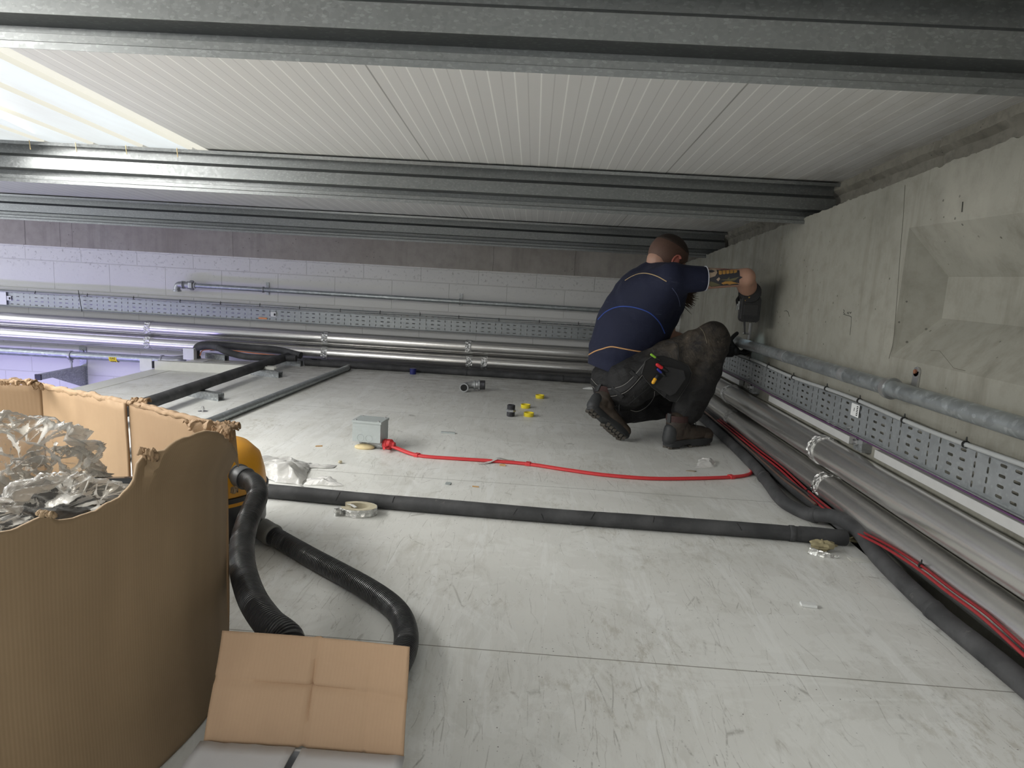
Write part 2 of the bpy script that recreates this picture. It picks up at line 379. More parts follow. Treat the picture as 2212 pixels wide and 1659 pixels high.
def bevel(o, w=.002, seg=2):
    m = o.modifiers.new('bevel', 'BEVEL'); m.width = w; m.segments = seg; m.limit_method = 'ANGLE'; return o
def solid(o, th, off=-1):
    m = o.modifiers.new('solidify', 'SOLIDIFY'); m.thickness = th; m.offset = off; return o
def catm(P, n=8):
    P = [np.array(p, float) for p in P]; P = [2*P[0]-P[1]]+P+[2*P[-1]-P[-2]]; out = []
    for i in range(1, len(P)-2):
        for k in range(n):
            t = k/n; a, b, c, d = P[i-1:i+3]
            out.append(.5*((2*b)+(-a+c)*t+(2*a-5*b+4*c-d)*t*t+(-a+3*b-3*c+d)*t**3))
    out.append(P[-2]); return out
def resamp(P, step):
    P = np.array(P); L = np.r_[0, np.cumsum(np.linalg.norm(np.diff(P, axis=0), axis=1))]
    n = max(2, int(L[-1]/step)+1); s = np.linspace(0, L[-1], n)
    return np.stack([np.interp(s, L, P[:, i]) for i in range(3)], 1), s
def remesh(o, vox, it=3, fac=.5):
    """fuse overlapping closed shapes into one continuous skin"""
    m = o.modifiers.new('r', 'REMESH'); m.mode = 'VOXEL'; m.voxel_size = vox
    s = o.modifiers.new('s', 'SMOOTH'); s.iterations = it; s.factor = fac
    dg = bpy.context.evaluated_depsgraph_get(); dg.update()
    me = bpy.data.meshes.new_from_object(o.evaluated_get(dg)); mats = list(o.data.materials)
    o.modifiers.clear(); old = o.data; nm = old.name; o.data = me; bpy.data.meshes.remove(old); me.name = nm
    if not me.materials:
        for k in mats: me.materials.append(k)
    me.polygons.foreach_set('use_smooth', [True]*len(me.polygons)); return o
# ================================================================== structure
FE, LE, BE = 1.065, -2.62, 5.215           # right, left and back edges of the panel floor
g = G(); g.bx((LE, -3, -.1), (FE, BE, 0)); g.build('floor', M['floor'], kind='structure')
g = G()      # edge trims of the cold room roof
g.bx((LE-.03, -3, -.12), (LE+.10, BE, .0025)); bevel(g.build('trim_1', M['cream'], kind='structure'), .001)
g = G(); g.bx((-9, -4, -2.9), (1.6, 6, -2.8)); g.build('floor_shop', plain('shop_floor', (.42, .42, .43), .6), kind='structure')
g = G(); g.bx((LE+.0, -3, -2.8), (FE-.02, BE-.03, -.1)); g.build('wall_coldroom', M['white'], kind='structure')
BW = 5.45; RW = 1.17; SX = 1.30
# back wall: painted blockwork with the concrete beam above
g = G(); g.bx((-9, BW, -2.8), (RW+.3, BW+.2, .845)); g.build('wall_back', M['blocks'], kind='structure')
# ragged paint and mortar edge where blocks meet the beam
g = G(); nx = 500
xs = np.linspace(-9, RW+.06, nx)
def rag(x, a=1., s=9): return a*(mnoise.noise(Vector((x*s, 3.1, 0)))+.5*mnoise.noise(Vector((x*s*3.7, 1.3, 2))))
top = []; bot = []; 
zb = .815
for x in xs:
    top.append((x, BW-.012, zb+.010+rag(x, .006))); bot.append((x, BW-.012, zb-.012+rag(x+50, .006)))
n = len(xs); vs = top+bot+[(p[0], BW+.01, p[2]+.004) for p in top]+[(p[0], BW+.01, p[2]-.006) for p in bot]
fs = [(i, i+1, n+i+1, n+i) for i in range(n-1)]+[(i, 2*n+i, 2*n+i+1, i+1) for i in range(n-1)]+[(n+i, n+i+1, 3*n+i+1, 3*n+i) for i in range(n-1)]
g.add(vs, fs); g.build('trim_2', M['blocks'], kind='structure')
g = G(); g.bx((-9, BW-.03, zb), (RW+.3, BW+.2, 1.25)); g.build('trim_3', M['beamc'], kind='structure')
# vertical joints and pock marks on the beam
# right wall with sloped ragged top and a splayed recess
def wtop(y): return zroof(y)-.146-.004*(y-2)+rag(y, .006, 11)+rag(y+30, .0045, 34)
Rv = [px(1955, 480, RW), px(1925, 772, RW)]         # recess outer corners
ys = sorted(set(list(np.linspace(-3, BW, 1500))))
RY0 = 2.50
# recess: far edge at RY0 (vertical), splays to an inner panel .035 deep
A = px(1963, 492, RW); B = px(1925, 770, RW)
RY0 = (A[1]+B[1])/2; zt, zbm = A[2], B[2]
DEP = .115
IY = px(2042, 640, RW+DEP)[1]; Ci = px(2050, 598, RW+DEP); Di = px(2038, 688, RW+DEP)
izt, izb = Ci[2], Di[2]
NEAR = -1.0
g = G(); Pn = []
def rw_quad(y0, y1):
    pass
ytop = [(RW, y, wtop(y)) for y in ys]
# far part (y>RY0) and near part as strips to the ragged top
far = [y for y in ys if y > RY0]; near = [y for y in ys if NEAR < y < RY0]; back = [y for y in ys if y <= NEAR]
def strip_wall(yl, z0):
    n = len(yl); g.add([(RW, y, z0) for y in yl]+[(RW, y, wtop(y)) for y in yl], [(i, i+1, n+i+1, n+i) for i in range(n-1)])
strip_wall([RY0]+far, -2.8); strip_wall([NEAR]+near+[RY0], zt); strip_wall(back+[NEAR], -2.8)
g.add([(RW, NEAR, -2.8), (RW, RY0, -2.8), (RW, RY0, zbm), (RW, NEAR, zbm)], [(0, 1, 2, 3)])
# recess faces
o = (RW, RY0, zt), (RW, RY0, zbm), (RW+DEP, IY, izt), (RW+DEP, IY, izb)
g.add([o[0], o[1], o[3], o[2]], [(0, 1, 2, 3)])                        # far splay
g.add([o[1], o[3], (RW+DEP, NEAR, izb), (RW, NEAR, zbm)], [(0, 1, 2, 3)])  # sill splay
g.add([o[2], o[3], (RW+DEP, NEAR, izb), (RW+DEP, NEAR, izt)], [(0, 1, 2, 3)])
g.add([o[0], o[2], (RW+DEP, NEAR, izt), (RW, NEAR, zt)], [(0, 1, 2, 3)])
g.add([(RW, NEAR, zbm), (RW+DEP, NEAR, izb), (RW+DEP, NEAR, izt), (RW, NEAR, zt)], [(0, 1, 2, 3)])
# top ledge
n = len(ys); g.add(ytop+[(RW+.3, y, wtop(y)-.002) for y in ys], [(i, i+1, n+i+1, n+i) for i in range(n-1)])
g.build('wall_right', M['wallc'], kind='structure', smooth=1)
# surveyor's pencil marks, cracks and the cast joint line on the panel
def wline(pxs, w, name, mat, x=RW-.0006):
    P = [px(u, v, x) for u, v in pxs]; g = G(); g.tube(P, w, 5); return g.build(name, mat, kind='structure', parent=wr)
wr = bpy.data.objects['wall_right']; gm = plain('pencil_grey', (.06, .058, .05), .9); gc = plain('crack_dark', (.12, .11, .09), .9)
wline([(1822, 679), (1829, 681), (1836, 683), (1839, 685)], .0011, 'pencil_mark', gm); wline([(1839, 685), (1838, 704), (1836, 724)], .0006, 'pencil_mark', gm)
wline([(1822, 669), (1824, 672), (1822, 675), (1825, 678)], .0010, 'pencil_mark', gm); wline([(1830, 676), (1833, 674), (1833, 678), (1830, 676)], .0010, 'pencil_mark', gm); wline([(1835, 674), (1837, 677), (1839, 674)], .0010, 'pencil_mark', gm)
wline([(1694, 672), (1699, 671), (1703, 675), (1705, 684)], .0011, 'pencil_mark', gm)
wline([(2080, 436), (2079, 448), (2078, 458)], .0018, 'dark_nick', gm)
wline([(1955, 400), (1951, 470), (1945, 540), (1938, 640), (1930, 740), (1920, 775)], .0007, 'cast_joint', gc)
wline([(2010, 757), (2030, 758), (2044, 775), (2060, 795), (2085, 801)], .0006, 'crack', gc, RW+.001)
# set-back course of rough blocks between wall head and roof
g = G(); ny, nz = 700, 14
yy = np.linspace(-3, BW+.1, ny); vs = []
for j in range(nz+1):
    for i, y in enumerate(yy):
        z0 = zroof(y)-.22; z1 = zroof(y)+.02; z = z0+(z1-z0)*j/nz
        d = .012*mnoise.noise(Vector((y*9, z*14, 1)))+.007*mnoise.noise(Vector((y*33, z*40, 5)))
        x = SX+.012+d
        if (y % .47) < .025: x += .012
        if j >= nz-3: x -= .022
        vs.append((x, y, z))
g.add(vs, [(j*ny+i, j*ny+i+1, (j+1)*ny+i+1, (j+1)*ny+i) for j in range(nz) for i in range(ny-1)])
g.build('wall_right_head', M['rough'], kind='structure', smooth=40)
# roof
SKX0, SKX1, SKY = -2.55, -1.505, 3.12
g = G()
def rbox(x0, x1, y0, y1, th=.06):
    a = [(x0, y0, zroof(y0)), (x1, y0, zroof(y0)), (x1, y1, zroof(y1)), (x0, y1, zroof(y1))]
    g.prism(a, (0, 0, th))
rbox(SKX1, RW+.3, -.9, BW+.2); rbox(SKX0, SKX1, SKY, BW+.2); rbox(-6, SKX0, -3, BW+.2); rbox(SKX1, RW+.3, -3, -2.4)
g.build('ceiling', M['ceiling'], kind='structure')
def m_roofl():
    t = NT('translucent_rooflight_sheet'); n = t.noise(2.5, 4, .6, t.map((1.5, .25, 1))); n2 = t.noise(260, 2, .5)
    c = t.mix(t.ramp(n, [(.3, 0), (.7, 1)]), (.66, .68, .67), (.82, .90, .93))
    c = t.mix(t.math('MULTIPLY', n2, .15), c, (.7, .7, .66))
    t.set((.12, .12, .115), .5); t.val(t.b.inputs['Emission Color'], c); t.b.inputs['Emission Strength'].default_value = SKY_E; return t.m
def m_roofr():
    t = NT('rooflight_rib_side'); t.set((.12, .12, .10), .5); t.val(t.b.inputs['Emission Color'], (.80, .78, .68)); t.b.inputs['Emission Strength'].default_value = .80; return t.m
def sheet(y0, y1, name):
    g = G(); per = .2285; x = SKX1; prof = [(x, .0), (x, -.004), (x-.05, -.004), (x-.062, .03)]
    x = px_ = SKX1-.062
    k = 0; P = [(SKX1, .02), (SKX1, 0), (SKX1-.052, 0), (SKX1-.060, .034)]
    xx = SKX1-.085
    while xx > SKX0+.02:
        P += [(xx, .034), (xx-.010, 0), (max(xx-.19, SKX0), 0), (max(xx-.20, SKX0-.01), .034)]; xx -= per
    pts = [(p[0], y0, zroof(y0)+p[1]) for p in P]
    dy = y1-y0; g.strip(pts, (0, dy, zroof(y1)-zroof(y0)))
    o = g.build(name, [m_roofl(), m_roofr()], kind='structure')
    for p in o.data.polygons:
        if p.center.x > SKX1-.058: p.material_index = 1
        if abs(p.normal.x) > .5: p.material_index = 1
    # foam fillers closing the ribs over the purlin
    return o
win = sheet(-2.9, SKY, 'window_1')
g = G(); g.prism([(SKX1, -2.4, zroof(-2.4)+.01), (RW+.2, -2.4, zroof(-2.4)+.01), (RW+.2, -.9, zroof(-.9)+.01), (SKX1, -.9, zroof(-.9)+.01)], (0, 0, .01))
t = NT('rear_fill_sheet'); t.set((.7, .7, .66), .5); t.val(t.b.inputs['Emission Color'], (.92, .96, 1)); t.b.inputs['Emission Strength'].default_value = 1.2  # glowing panel added out of view behind the camera as top fill
g.build('rear_fill_panel', t.m, kind='structure')
# purlins
def purlin(yw, label, x0=-6.0, x1=SX-.012):
    zr = zroof(yw)-.002
    P = [(-.058, -.016), (-.062, -.003), (0, -.001), (0, -.050), (-.030, -.066), (-.030, -.115), (.034, -.119), (.034, -.140), (-.004, -.144), (-.004, -.160), (-.014, -.163), (-.014, -.176), (-.007, -.172)]
    g = G(); t = .0022
    # closed thin profile
    poly = [(x0, yw+a, zr+b) for a, b in P]
    g.strip(poly, (x1-x0, 0, 0))
    o = g.build('roof_purlin', M['purlin'], label=label, cat='purlin', group='roof purlins'); solid(o, t, 0); bevel(o, .003, 3)
    # shallow lap joints / cleats
    return o
p1 = purlin(1.425, 'nearest galvanised steel purlin, cut by the top edge of the photo')
p2 = purlin(3.115, 'middle galvanised steel purlin, right under the end of the bright rooflight')
p3 = purlin(4.83, 'farthest galvanised steel purlin, just in front of the concrete beam')
g = G()
for u in (67, 166, 274, 384):
    q = py(u, 330, 3.05); g.tube([(q[0], 3.046, zroof(3.05)-.004), (q[0]+.001, 3.05, q[2]-.008)], .0022, 6)
# yellowish cable-tie tails hanging at the rooflight end
for k, u in enumerate((67, 166, 274, 384)):
    q = py(u, 330, 3.05); gg = G(); gg.tube([(q[0], 3.043, zroof(3.05)-.006), (q[0]+.001, 3.047, zroof(3.05)-.045)], .0020, 6)
    gg.build('fixing_screw', plain('brass_screw', (.55, .42, .22), .4, .6), label='thin brass screw poking down over the middle purlin, %s of the four' % ('leftmost', 'second from left', 'third from left', 'rightmost')[k], cat='screw', group='screws under the rooflight')

# ================================================================== services on the back wall
def wobf(a, s, seed=0):
    return lambda i, k: a*mnoise.noise(Vector((i*s, k*.7, seed)))
def foilpipe(pts, r, label, group, bands=(), seg=28, step=.012, name='lagged_pipe'):
    P, s = resamp(pts, step)
    g = G(); g.tube(P, [r*(1+.010*mnoise.noise(Vector((a*7, seg, r*90)))) for a in s], seg, True, 1., wobf(.003, .22, r*77))
    o = g.build(name, M['foil'], smooth=60, label=label, cat='pipe', group=group)
    for b in bands:
        i = int(np.argmin(np.abs(s-b))); j0, j1 = max(0, i-2), min(len(P)-1, i+2)
        Q, sq = resamp(P[j0:j1+1], .003); g = G()
        g.tube(Q, [r*1.035+.0022*rng.rand() for _ in sq], 40, True, 1., lambda a, k: .035*mnoise.noise(Vector((a*1.1, k*.9, b*10))))
        g.build('foil_tape_band', M['crush'], o, smooth=35)
    return o
YP = 5.335
foilpipe([(-6, YP, .212), (1.10, YP, .205)], .054, 'upper thick foil-lagged pipe along the back wall', 'foil pipes on the back wall', [6-3.11, 6-1.66, 6-.51])
foilpipe([(-6, YP-.01, .09), (1.1, YP-.01, .088)], .052, 'lower thick foil-lagged pipe along the back wall', 'foil pipes on the back wall', [6-3.11, 6-1.66, 6-.5, 6-.38])
foilpipe([(-6, YP+.06, .15), (1.11, YP+.06, .145)], .018, 'thin foil-wrapped pipe showing between the two thick ones at the back wall', 'foil pipes on the back wall')

def tray(name, o, ax, up, out, L, hgt, label, off=0.):
    """perforated tray: o = lower start, ax = run, up = height direction, out = towards the room"""
    o, ax, up, out = map(V3, (o, ax, up, out)); g = G()
    cw = .0507; nc = int(L/cw); rows = 4; rh = hgt/rows
    def slot(cx, cz, w, h):
        r = min(w, h)/2; pts = []
        for k in range(12):
            th = 2*PI*k/12+PI/12; c_, s_ = math.cos(th), math.sin(th)
            pts.append((cx+c_*r+math.copysign(max(0, w/2-r), c_), cz+s_*r+math.copysign(max(0, h/2-r), s_)))
        return pts
    def rect(cx, cz, w, h):
        out_ = []
        for k in range(12):
            th = 2*PI*k/12+PI/12; c_, s_ = math.cos(th), math.sin(th); m = max(abs(c_)/(w/2), abs(s_)/(h/2))
            out_.append((cx+c_/m, cz+s_/m))
        for c in ((1, 1), (-1, 1), (-1, -1), (1, -1)):      # snap nearest to corners
            best = min(range(12), key=lambda q: (out_[q][0]-cx-c[0]*w/2)**2+(out_[q][1]-cz-c[1]*h/2)**2)
            out_[best] = (cx+c[0]*w/2, cz+c[1]*h/2)
        return out_
    for i in range(nc):
        kind = (i+int(off)) % 4
        for j in range(rows):
            cx, cz = (i+.5)*cw, (j+.5)*rh
            w, h = (.024, .008) if kind < 2 else (.0075, .017)
            a = slot(cx, cz, w, h); b = rect(cx, cz, cw, rh)
            g.add([o+ax*p+up*q for p, q in a+b], [(k, (k+1) % 12, 12+(k+1) % 12, 12+k) for k in range(12)])
    W = nc*cw
    for zz in (0, hgt):
        sgn = 1 if zz else -1
        prof = [o+up*zz, o+up*(zz+sgn*.004)+out*.003, o+up*(zz+sgn*.004)+out*.016, o+up*(zz+sgn*.001)+out*.018]
        g.strip(prof, ax*W)
    ob = g.build(name, M['tray'], label=label, cat='cable tray', group='perforated cable trays'); solid(ob, .0012, 0)
    bm = bmesh.new(); bm.from_mesh(ob.data); bmesh.ops.remove_doubles(bm, verts=bm.verts, dist=1e-5); bm.to_mesh(ob.data); bm.free()
    return ob
tb = tray('cable_tray', (-5.3, 5.36, .318), (1, 0, 0), (0, 0, 1), (0, -1, 0), 6.40, .125, 'long perforated steel cable tray along the back wall')
tr = tray('cable_tray', (1.135, .75, .320), (0, 1, 0), (0, 0, 1), (-1, 0, 0), 4.42, .101, 'perforated grey cable tray along the right concrete wall', off=1)
g = G()
def sticker(par_, pts, off, marks=()):
    g = G(); g.prism(pts, off); g.build('sticker', M['white'], par_, label='small white printed sticker')
# white splice plates (brighter) on the back tray
for x0, x1 in ((py(0, 640, 5.35)[0]-.05, py(14, 640, 5.35)[0]),):
    g = G(); g.bx((x0, 5.345, .325), (x1, 5.349, .44)); g.build('splice_plate', M['white'], tb)
q = px(1847, 886, 1.13)
g = G(); g.bx((1.1285, q[1]-.030, q[2]-.022), (1.1305, q[1]+.027, q[2]+.022)); st = bevel(g.build('sticker', M['white'], tr, label='white rounded sticker with a dark code strip'), .004)
g = G()
for k in range(6): g.bx((1.1275, q[1]-.024+k*.0, q[2]-.016+k*.006), (1.1285, q[1]-.014, q[2]-.013+k*.006))
g.bx((1.1275, q[1]+.002, q[2]-.004), (1.1285, q[1]+.004, q[2]+.008))
g.build('printed_marks', M['ink'], tr)
for u, v in ((591, 679), (19, 644)):
    q = py(u, v, 5.355); g = G(); g.bx((q[0]-.022, 5.350, q[2]-.018), (q[0]+.022, 5.352, q[2]+.018)); g.build('sticker', M['white'], tb)
    g = G(); g.bx((q[0]+.004, 5.3485, q[2]-.010), (q[0]+.018, 5.350, q[2]+.008)); g.build('printed_marks', M['ink'], tb)
q = py(568, 687, 5.355); g = G(); g.bx((q[0]-.034, 5.349, q[2]-.008), (q[0]+.034, 5.351, q[2]+.004)); g.build('warning_strip', plain('orange_label', (.75, .28, .10), .6), tb)
# cables clipped on the trays
def cable(name, pts, r, mat, label, cat='cable', group=None, ties=(), tr_=.0045, seg=8):
    P = catm(pts, 6); g = G(); g.tube(P, r, seg); o = g.build(name, mat, smooth=80, label=label, cat=cat, group=group)
    P2, s = resamp(P, .01)
    for t_ in ties:
        i = int(np.argmin(np.linalg.norm(P2[:, :]-np.array(t_), axis=1))); c = P2[i]; d = P2[min(i+1, len(P2)-1)]-P2[max(i-1, 0)]
        g = G(); g.lathe([(r+.0015, -tr_/2), (r+.003, -tr_/2), (r+.003, tr_/2), (r+.0015, tr_/2)], c, d, 14, True)
        g.cap(c+np.array([0, 0, r+.002]), c+np.array([-.001, -.001, r+.012]), .0028, .0018, 8, 2)
        g.build('cable_tie', M['tie'], o)
    return o
def backpts(us, y, vs): return [py(u, v, y) for u, v in zip(us, vs)]
tl = [py(u, v, 5.33) for u, v in ((76, 628), (189, 637), (288, 643), (389, 652), (476, 657), (561, 663), (647, 667), (735, 672), (820, 678), (907, 684), (991, 690), (1078, 696), (1166, 701), (1250, 706))]
cz = .437
cable('grey_cable', [(x, 5.333, cz+.003*math.sin(x*5)) for x in np.linspace(-5.2, 1.1, 36)], .0062, M['grey'], 'upper grey cable tied along the top of the back cable tray', group='grey cables on the back tray', ties=[(p[0], 5.333, cz) for p in tl])
cable('grey_cable', [(x, 5.336, cz-.016+.003*math.sin(x*4+2)) for x in np.linspace(-2.6, 1.1, 30)], .0050, M['grey'], 'lower grey cable tied along the top of the back cable tray', group='grey cables on the back tray')
g = G(); a, b = py(169, 627, 5.32), py(177, 673, 5.32); g.tube([a, b], .003, 6); g.build('cable_tie', M['tie'], label='long black tie hanging across the left part of the back tray', cat='cable tie')
rt = [(1.114, px(u, v, 1.113)[1], .434) for u, v in ((1622, 771), (1662, 786), (1715, 807), (1788, 835), (1856, 866), (1956, 906), (2087, 958))]
cable('grey_cable', [(1.112, y, .434+.004*math.sin(y*6)) for y in np.linspace(.8, 5.1, 34)], .0068, M['grey'], 'thick grey cable tied along the top of the right-hand cable tray', ties=rt, tr_=.006)
cable('purple_cable', [(1.122, y, .310+.003*math.sin(y*4)) for y in np.linspace(.8, 4.6, 26)], .0028, M['purple'], 'thin dark purple cable along the bottom of the right-hand tray')
# galvanised pipe with elbow and union, back wall
gp = thing('steel_pipe', (-2.7, 5.36, .55), 'galvanised steel pipe high on the back wall, ending in an elbow', 'pipe')
a0, a1 = py(424, 619, 5.36), (1.10, 5.36, .556)
za = .568; g = G(); g.tube([(a0[0]-.02, 5.36, za), (1.12, 5.36, za-.012)], .0185, 20); g.build('pipe_run', M['pipe'], gp, smooth=60)
g = G(); ex = py(384, 616, 5.36)[0]
g.tube(catm([(a0[0]-.04, 5.36, za), (ex+.03, 5.36, za), (ex+.006, 5.36, za-.004), (ex-.006, 5.36, za-.024), (ex-.006, 5.36, za-.050)], 6), .025, 20)
g.lathe([(.031, 0), (.031, .012), (.027, .014)], (ex-.006, 5.36, za-.056), (0, 0, 1), 20)
g.lathe([(.031, 0), (.031, .012)], (ex+.035, 5.36, za), (1, 0, 0), 20)
g.build('elbow', M['castp'], gp, smooth=50)
g = G(); xb = py(397, 618, 5.36)[0]
g.lathe([(.026, 0), (.030, .004), (.026, .008), (.030, .012), (.026, .016), (.026, .03), (.031, .032), (.031, .055)], (xb, 5.36, za), (1, 0, 0), 24)
g.lathe([(.038, 0), (.040, .006), (.040, .026), (.034, .032)], (xb+.052, 5.36, za), (1, 0, 0), 6)
g.build('union_nut', M['castp'], gp)
g = G(); g.lathe([(.0195, 0), (.026, 0), (.026, .006), (.0195, .006)], (xb+.088, 5.36, za), (1, 0, 0), 20, True); g.build('white_sealing_ring', M['white'], gp)
for u, v in ((569, 634), (993, 655)):
    q = py(u, v, 5.36); g = G(); g.lathe([(.0188, -.005), (.024, -.005), (.024, .005), (.0188, .005)], (q[0], 5.36, za-.012*(q[0]-a0[0])/4), (1, 0, 0), 20, True)
    g.cap((q[0], 5.37, za), (q[0], 5.445, za), .005, .005, 10, 2); g.box((q[0], 5.446, za+.005), (.024, .006, .10))
    g.build('pipe_clip', M['galv'], gp)
# gas pipe at left with bracket and yellow tape
gs = thing('gas_pipe', (-4.3, 5.30, -.05), 'grey gas pipe low on the back wall at left with yellow tape', 'pipe')
gz = -.058; gy = 5.30; gx = py(350, 768, gy)[0]
g = G(); g.tube([(-6, gy, gz), (gx+.02, gy, gz+.012)], .031, 24); g.build('pipe_run', M['pipe'], gs, smooth=60)
g = G(); g.tube(catm([(gx, gy, gz+.012), (gx+.07, gy, gz+.012), (gx+.12, gy+.01, gz+.016), (gx+.16, gy+.05, gz+.02)], 6), .037, 22)
g.lathe([(.037, 0), (.042, .004), (.042, .018), (.037, .02)], (gx-.01, gy, gz+.012), (1, 0, 0), 24); g.build('elbow', M['castp'], gs, smooth=50)
q = py(248, 767, gy)[0]; g = G(); g.lathe([(.0318, -.032), (.0322, -.032), (.0322, .032), (.0318, .032)], (q, gy, gz+.006), (1, 0, 0), 32, True); tp = g.build('yellow_tape', M['gasy'], gs, smooth=60)
def text(s, size, loc, rot, mat, parent=None, name='lettering', ext=.0004):
    c = bpy.data.curves.new(name, 'FONT'); c.body = s; c.size = size; c.extrude = ext; c.align_x = 'CENTER'; c.align_y = 'CENTER'
    o = bpy.data.objects.new(name, c); COL.objects.link(o); bpy.context.view_layer.update()
    dg = bpy.context.evaluated_depsgraph_get(); me = bpy.data.meshes.new_from_object(o.evaluated_get(dg)); bpy.data.objects.remove(o)
    me.materials.clear(); me.materials.append(mat); o = bpy.data.objects.new(name, me); COL.objects.link(o)
    o.location = V3(loc); o.rotation_euler = rot
    if parent is not None: par(o, parent)
    return o
for dz, t_ in ((.030, .9), (.0, 0), (-.026, -.7)):
    ang = math.asin(max(-1, min(1, dz/.033)))
    text('GAS', .024, (q, gy-.0335*math.cos(ang), gz+.006+.0335*math.sin(ang)), (PI/2-ang, 0, 0), M['ink'], gs)
cx_ = py(153, 758, gy)[0]
g = G(); g.lathe([(.031, -.008), (.040, -.008), (.040, .008), (.031, .008)], (cx_, gy, gz+.004), (1, 0, 0), 24, True)
g.tube([(cx_, gy, gz-.034), (cx_, gy, gz-.10)], .007, 10); g.lathe([(.012, 0), (.012, .014)], (cx_, gy, gz-.052), (0, 0, 1), 8); g.build('pipe_clip', M['castp'], gs, smooth=40)
br = thing('wall_bracket', (-3.7, 5.44, -.2), 'galvanised cantilever arm bracket with black end cap under the gas pipe', 'bracket')
bzt = gz-.098; by1 = BW
bxr = py(218, 790, 5.43)[0]
g = G(); arm0 = np.array(py(150, 793, 4.96)); 
ax0, ax1 = cx_, bxr
# arm runs out from the wall along -y; seen obliquely
g.bx((cx_-.02, 4.93, bzt-.04), (cx_+.021, BW, bzt)); g.build('arm', M['galv'], br)
g = G(); g.bx((cx_-.022, 4.918, bzt-.042), (cx_+.023, 4.934, bzt+.002)); g.build('end_cap', M['black'], br)
g = G(); g.prism([(cx_+.018, BW-.004, bzt-.04), (cx_+.018, 5.05, bzt-.04), (cx_+.018, BW-.004, bzt-.19)], (.004, 0, 0)); g.build('gusset', M['galv'], br)
g = G(); g.bx((cx_-.03, BW-.008, bzt-.24), (cx_+.03, BW, bzt+.16)); g.lathe([(.012, 0), (.012, .01)], (cx_, BW-.008, bzt+.125), (0, -1, 0), 6); bp = g.build('back_plate', M['galv'], br)
# ================================================================== services on the right wall
def yband(P, ys_):
    P2, s = resamp(P, .012); return [float(s[int(np.argmin(abs(P2[:, 1]-y)))]) for y in ys_]
U = [(1.114, .3, .208), (1.114, 1.4, .206), (1.114, 3, .208), (1.114, 4.6, .210), (1.112, 5.2, .21)]
L = [(1.117, .3, .084), (1.117, 1.5, .085), (1.116, 3, .086), (1.115, 4.6, .088), (1.112, 5.15, .09)]
U = catm(U, 10); L = catm(L, 10)
ub = [px(u, v, 1.09)[1] for u, v in ((1572, 850), (1765, 955))]
lb = [px(u, v, 1.07)[1] for u, v in ((1570, 880), (1762, 1030))]
foilpipe(U, .051, 'upper foil-lagged pipe running along the right wall under the cable tray', 'foil pipes along the right wall', yband(U, ub))
foilpipe(L, .049, 'lower foil-lagged pipe along the right wall, beside the black foam pipe', 'foil pipes along the right wall', yband(L, lb))
# galvanised pipe on the wall
XP = 1.105
gp2 = thing('steel_pipe', (XP, 2.4, .5), 'galvanised steel pipe along the right concrete wall, held by the crouching man', 'pipe')
e0 = px(1588, 737, XP); e1 = px(2212, 926, XP)
sl = (e1[2]-e0[2])/(e1[1]-e0[1]); yc = e0[1]
def zp(y): return e0[2]+sl*(y-yc)
g = G(); PPr = .0253
g.tube([(XP, yc, zp(yc)), (XP, .4, zp(.4))], PPr, 28, False); g.tube([(XP, yc, zp(yc)), (XP, .4, zp(.4))], PPr-.004, 28, False)
g.lathe([(PPr-.004, 0), (PPr, 0)], (XP, yc, zp(yc)), (0, 1, 0), 28)
g.build('pipe_run', M['pipe'], gp2, smooth=60)
yk = px(1925, 833, XP)[1]
g = G(); g.lathe([(PPr, -.010), (PPr+.008, -.012), (PPr+.008, .012), (PPr, .010)], (XP, yk, zp(yk)), (0, 1, 0), 32, True)
g.cap((XP+.03, yk, zp(yk)), (RW-.02, yk, zp(yk)), .007, .007, 10, 2)
g.build('pipe_clip', M['bolt'], gp2, smooth=40)
g = G(); q = px(1981, 820, RW)
g.box((RW-.004, q[1], q[2]-.012), (.006, .030, .075)); g.lathe([(.015, 0), (.015, .006)], (RW-.001, q[1], q[2]+.024), (-1, 0, 0), 16); g.build('clip_back_plate', M['bolt'], gp2)
g = G(); g.lathe([(.007, 0), (.007, .006)], (RW-.006, q[1], q[2]+.024), (-1, 0, 0), 6); g.build('fixing_screw', plain('rusty_screw', (.25, .10, .05), .6), gp2)
# coupling bands on the pipe
for u, v in ((1697, 773), (1828, 806)):
    y = px(u, v, XP)[1]; g = G(); g.lathe([(PPr, -.02), (PPr+.0012, -.02), (PPr+.0012, .02), (PPr, .02)], (XP, y, zp(y)), (0, 1, 0), 28, True); g.build('zinc_band', M['castp'], gp2, smooth=50)
# second clip being fixed by the man
cq = px(1617, 716, 1.16)
tt = thing('pipe_clip', (RW, cq[1], cq[2]-.02), 'small bright zinc pipe clip on the right wall, under the driver bit', 'pipe clip')
g = G(); g.box((RW-.004, cq[1], cq[2]), (.006, .03, .09)); g.build('back_plate', M['bolt'], tt)
g = G(); g.cap((RW-.004, cq[1], cq[2]-.01), (XP+.03, cq[1], cq[2]-.012), .006, .006, 10, 2); g.build('stud', M['bolt'], tt)
g = G(); g.lathe([(PPr, -.01), (PPr+.006, -.01), (PPr+.006, .01), (PPr, .01)], (XP, cq[1], zp(cq[1])), (0, 1, 0), 28, True); g.build('ring', M['bolt'], tt, smooth=40)
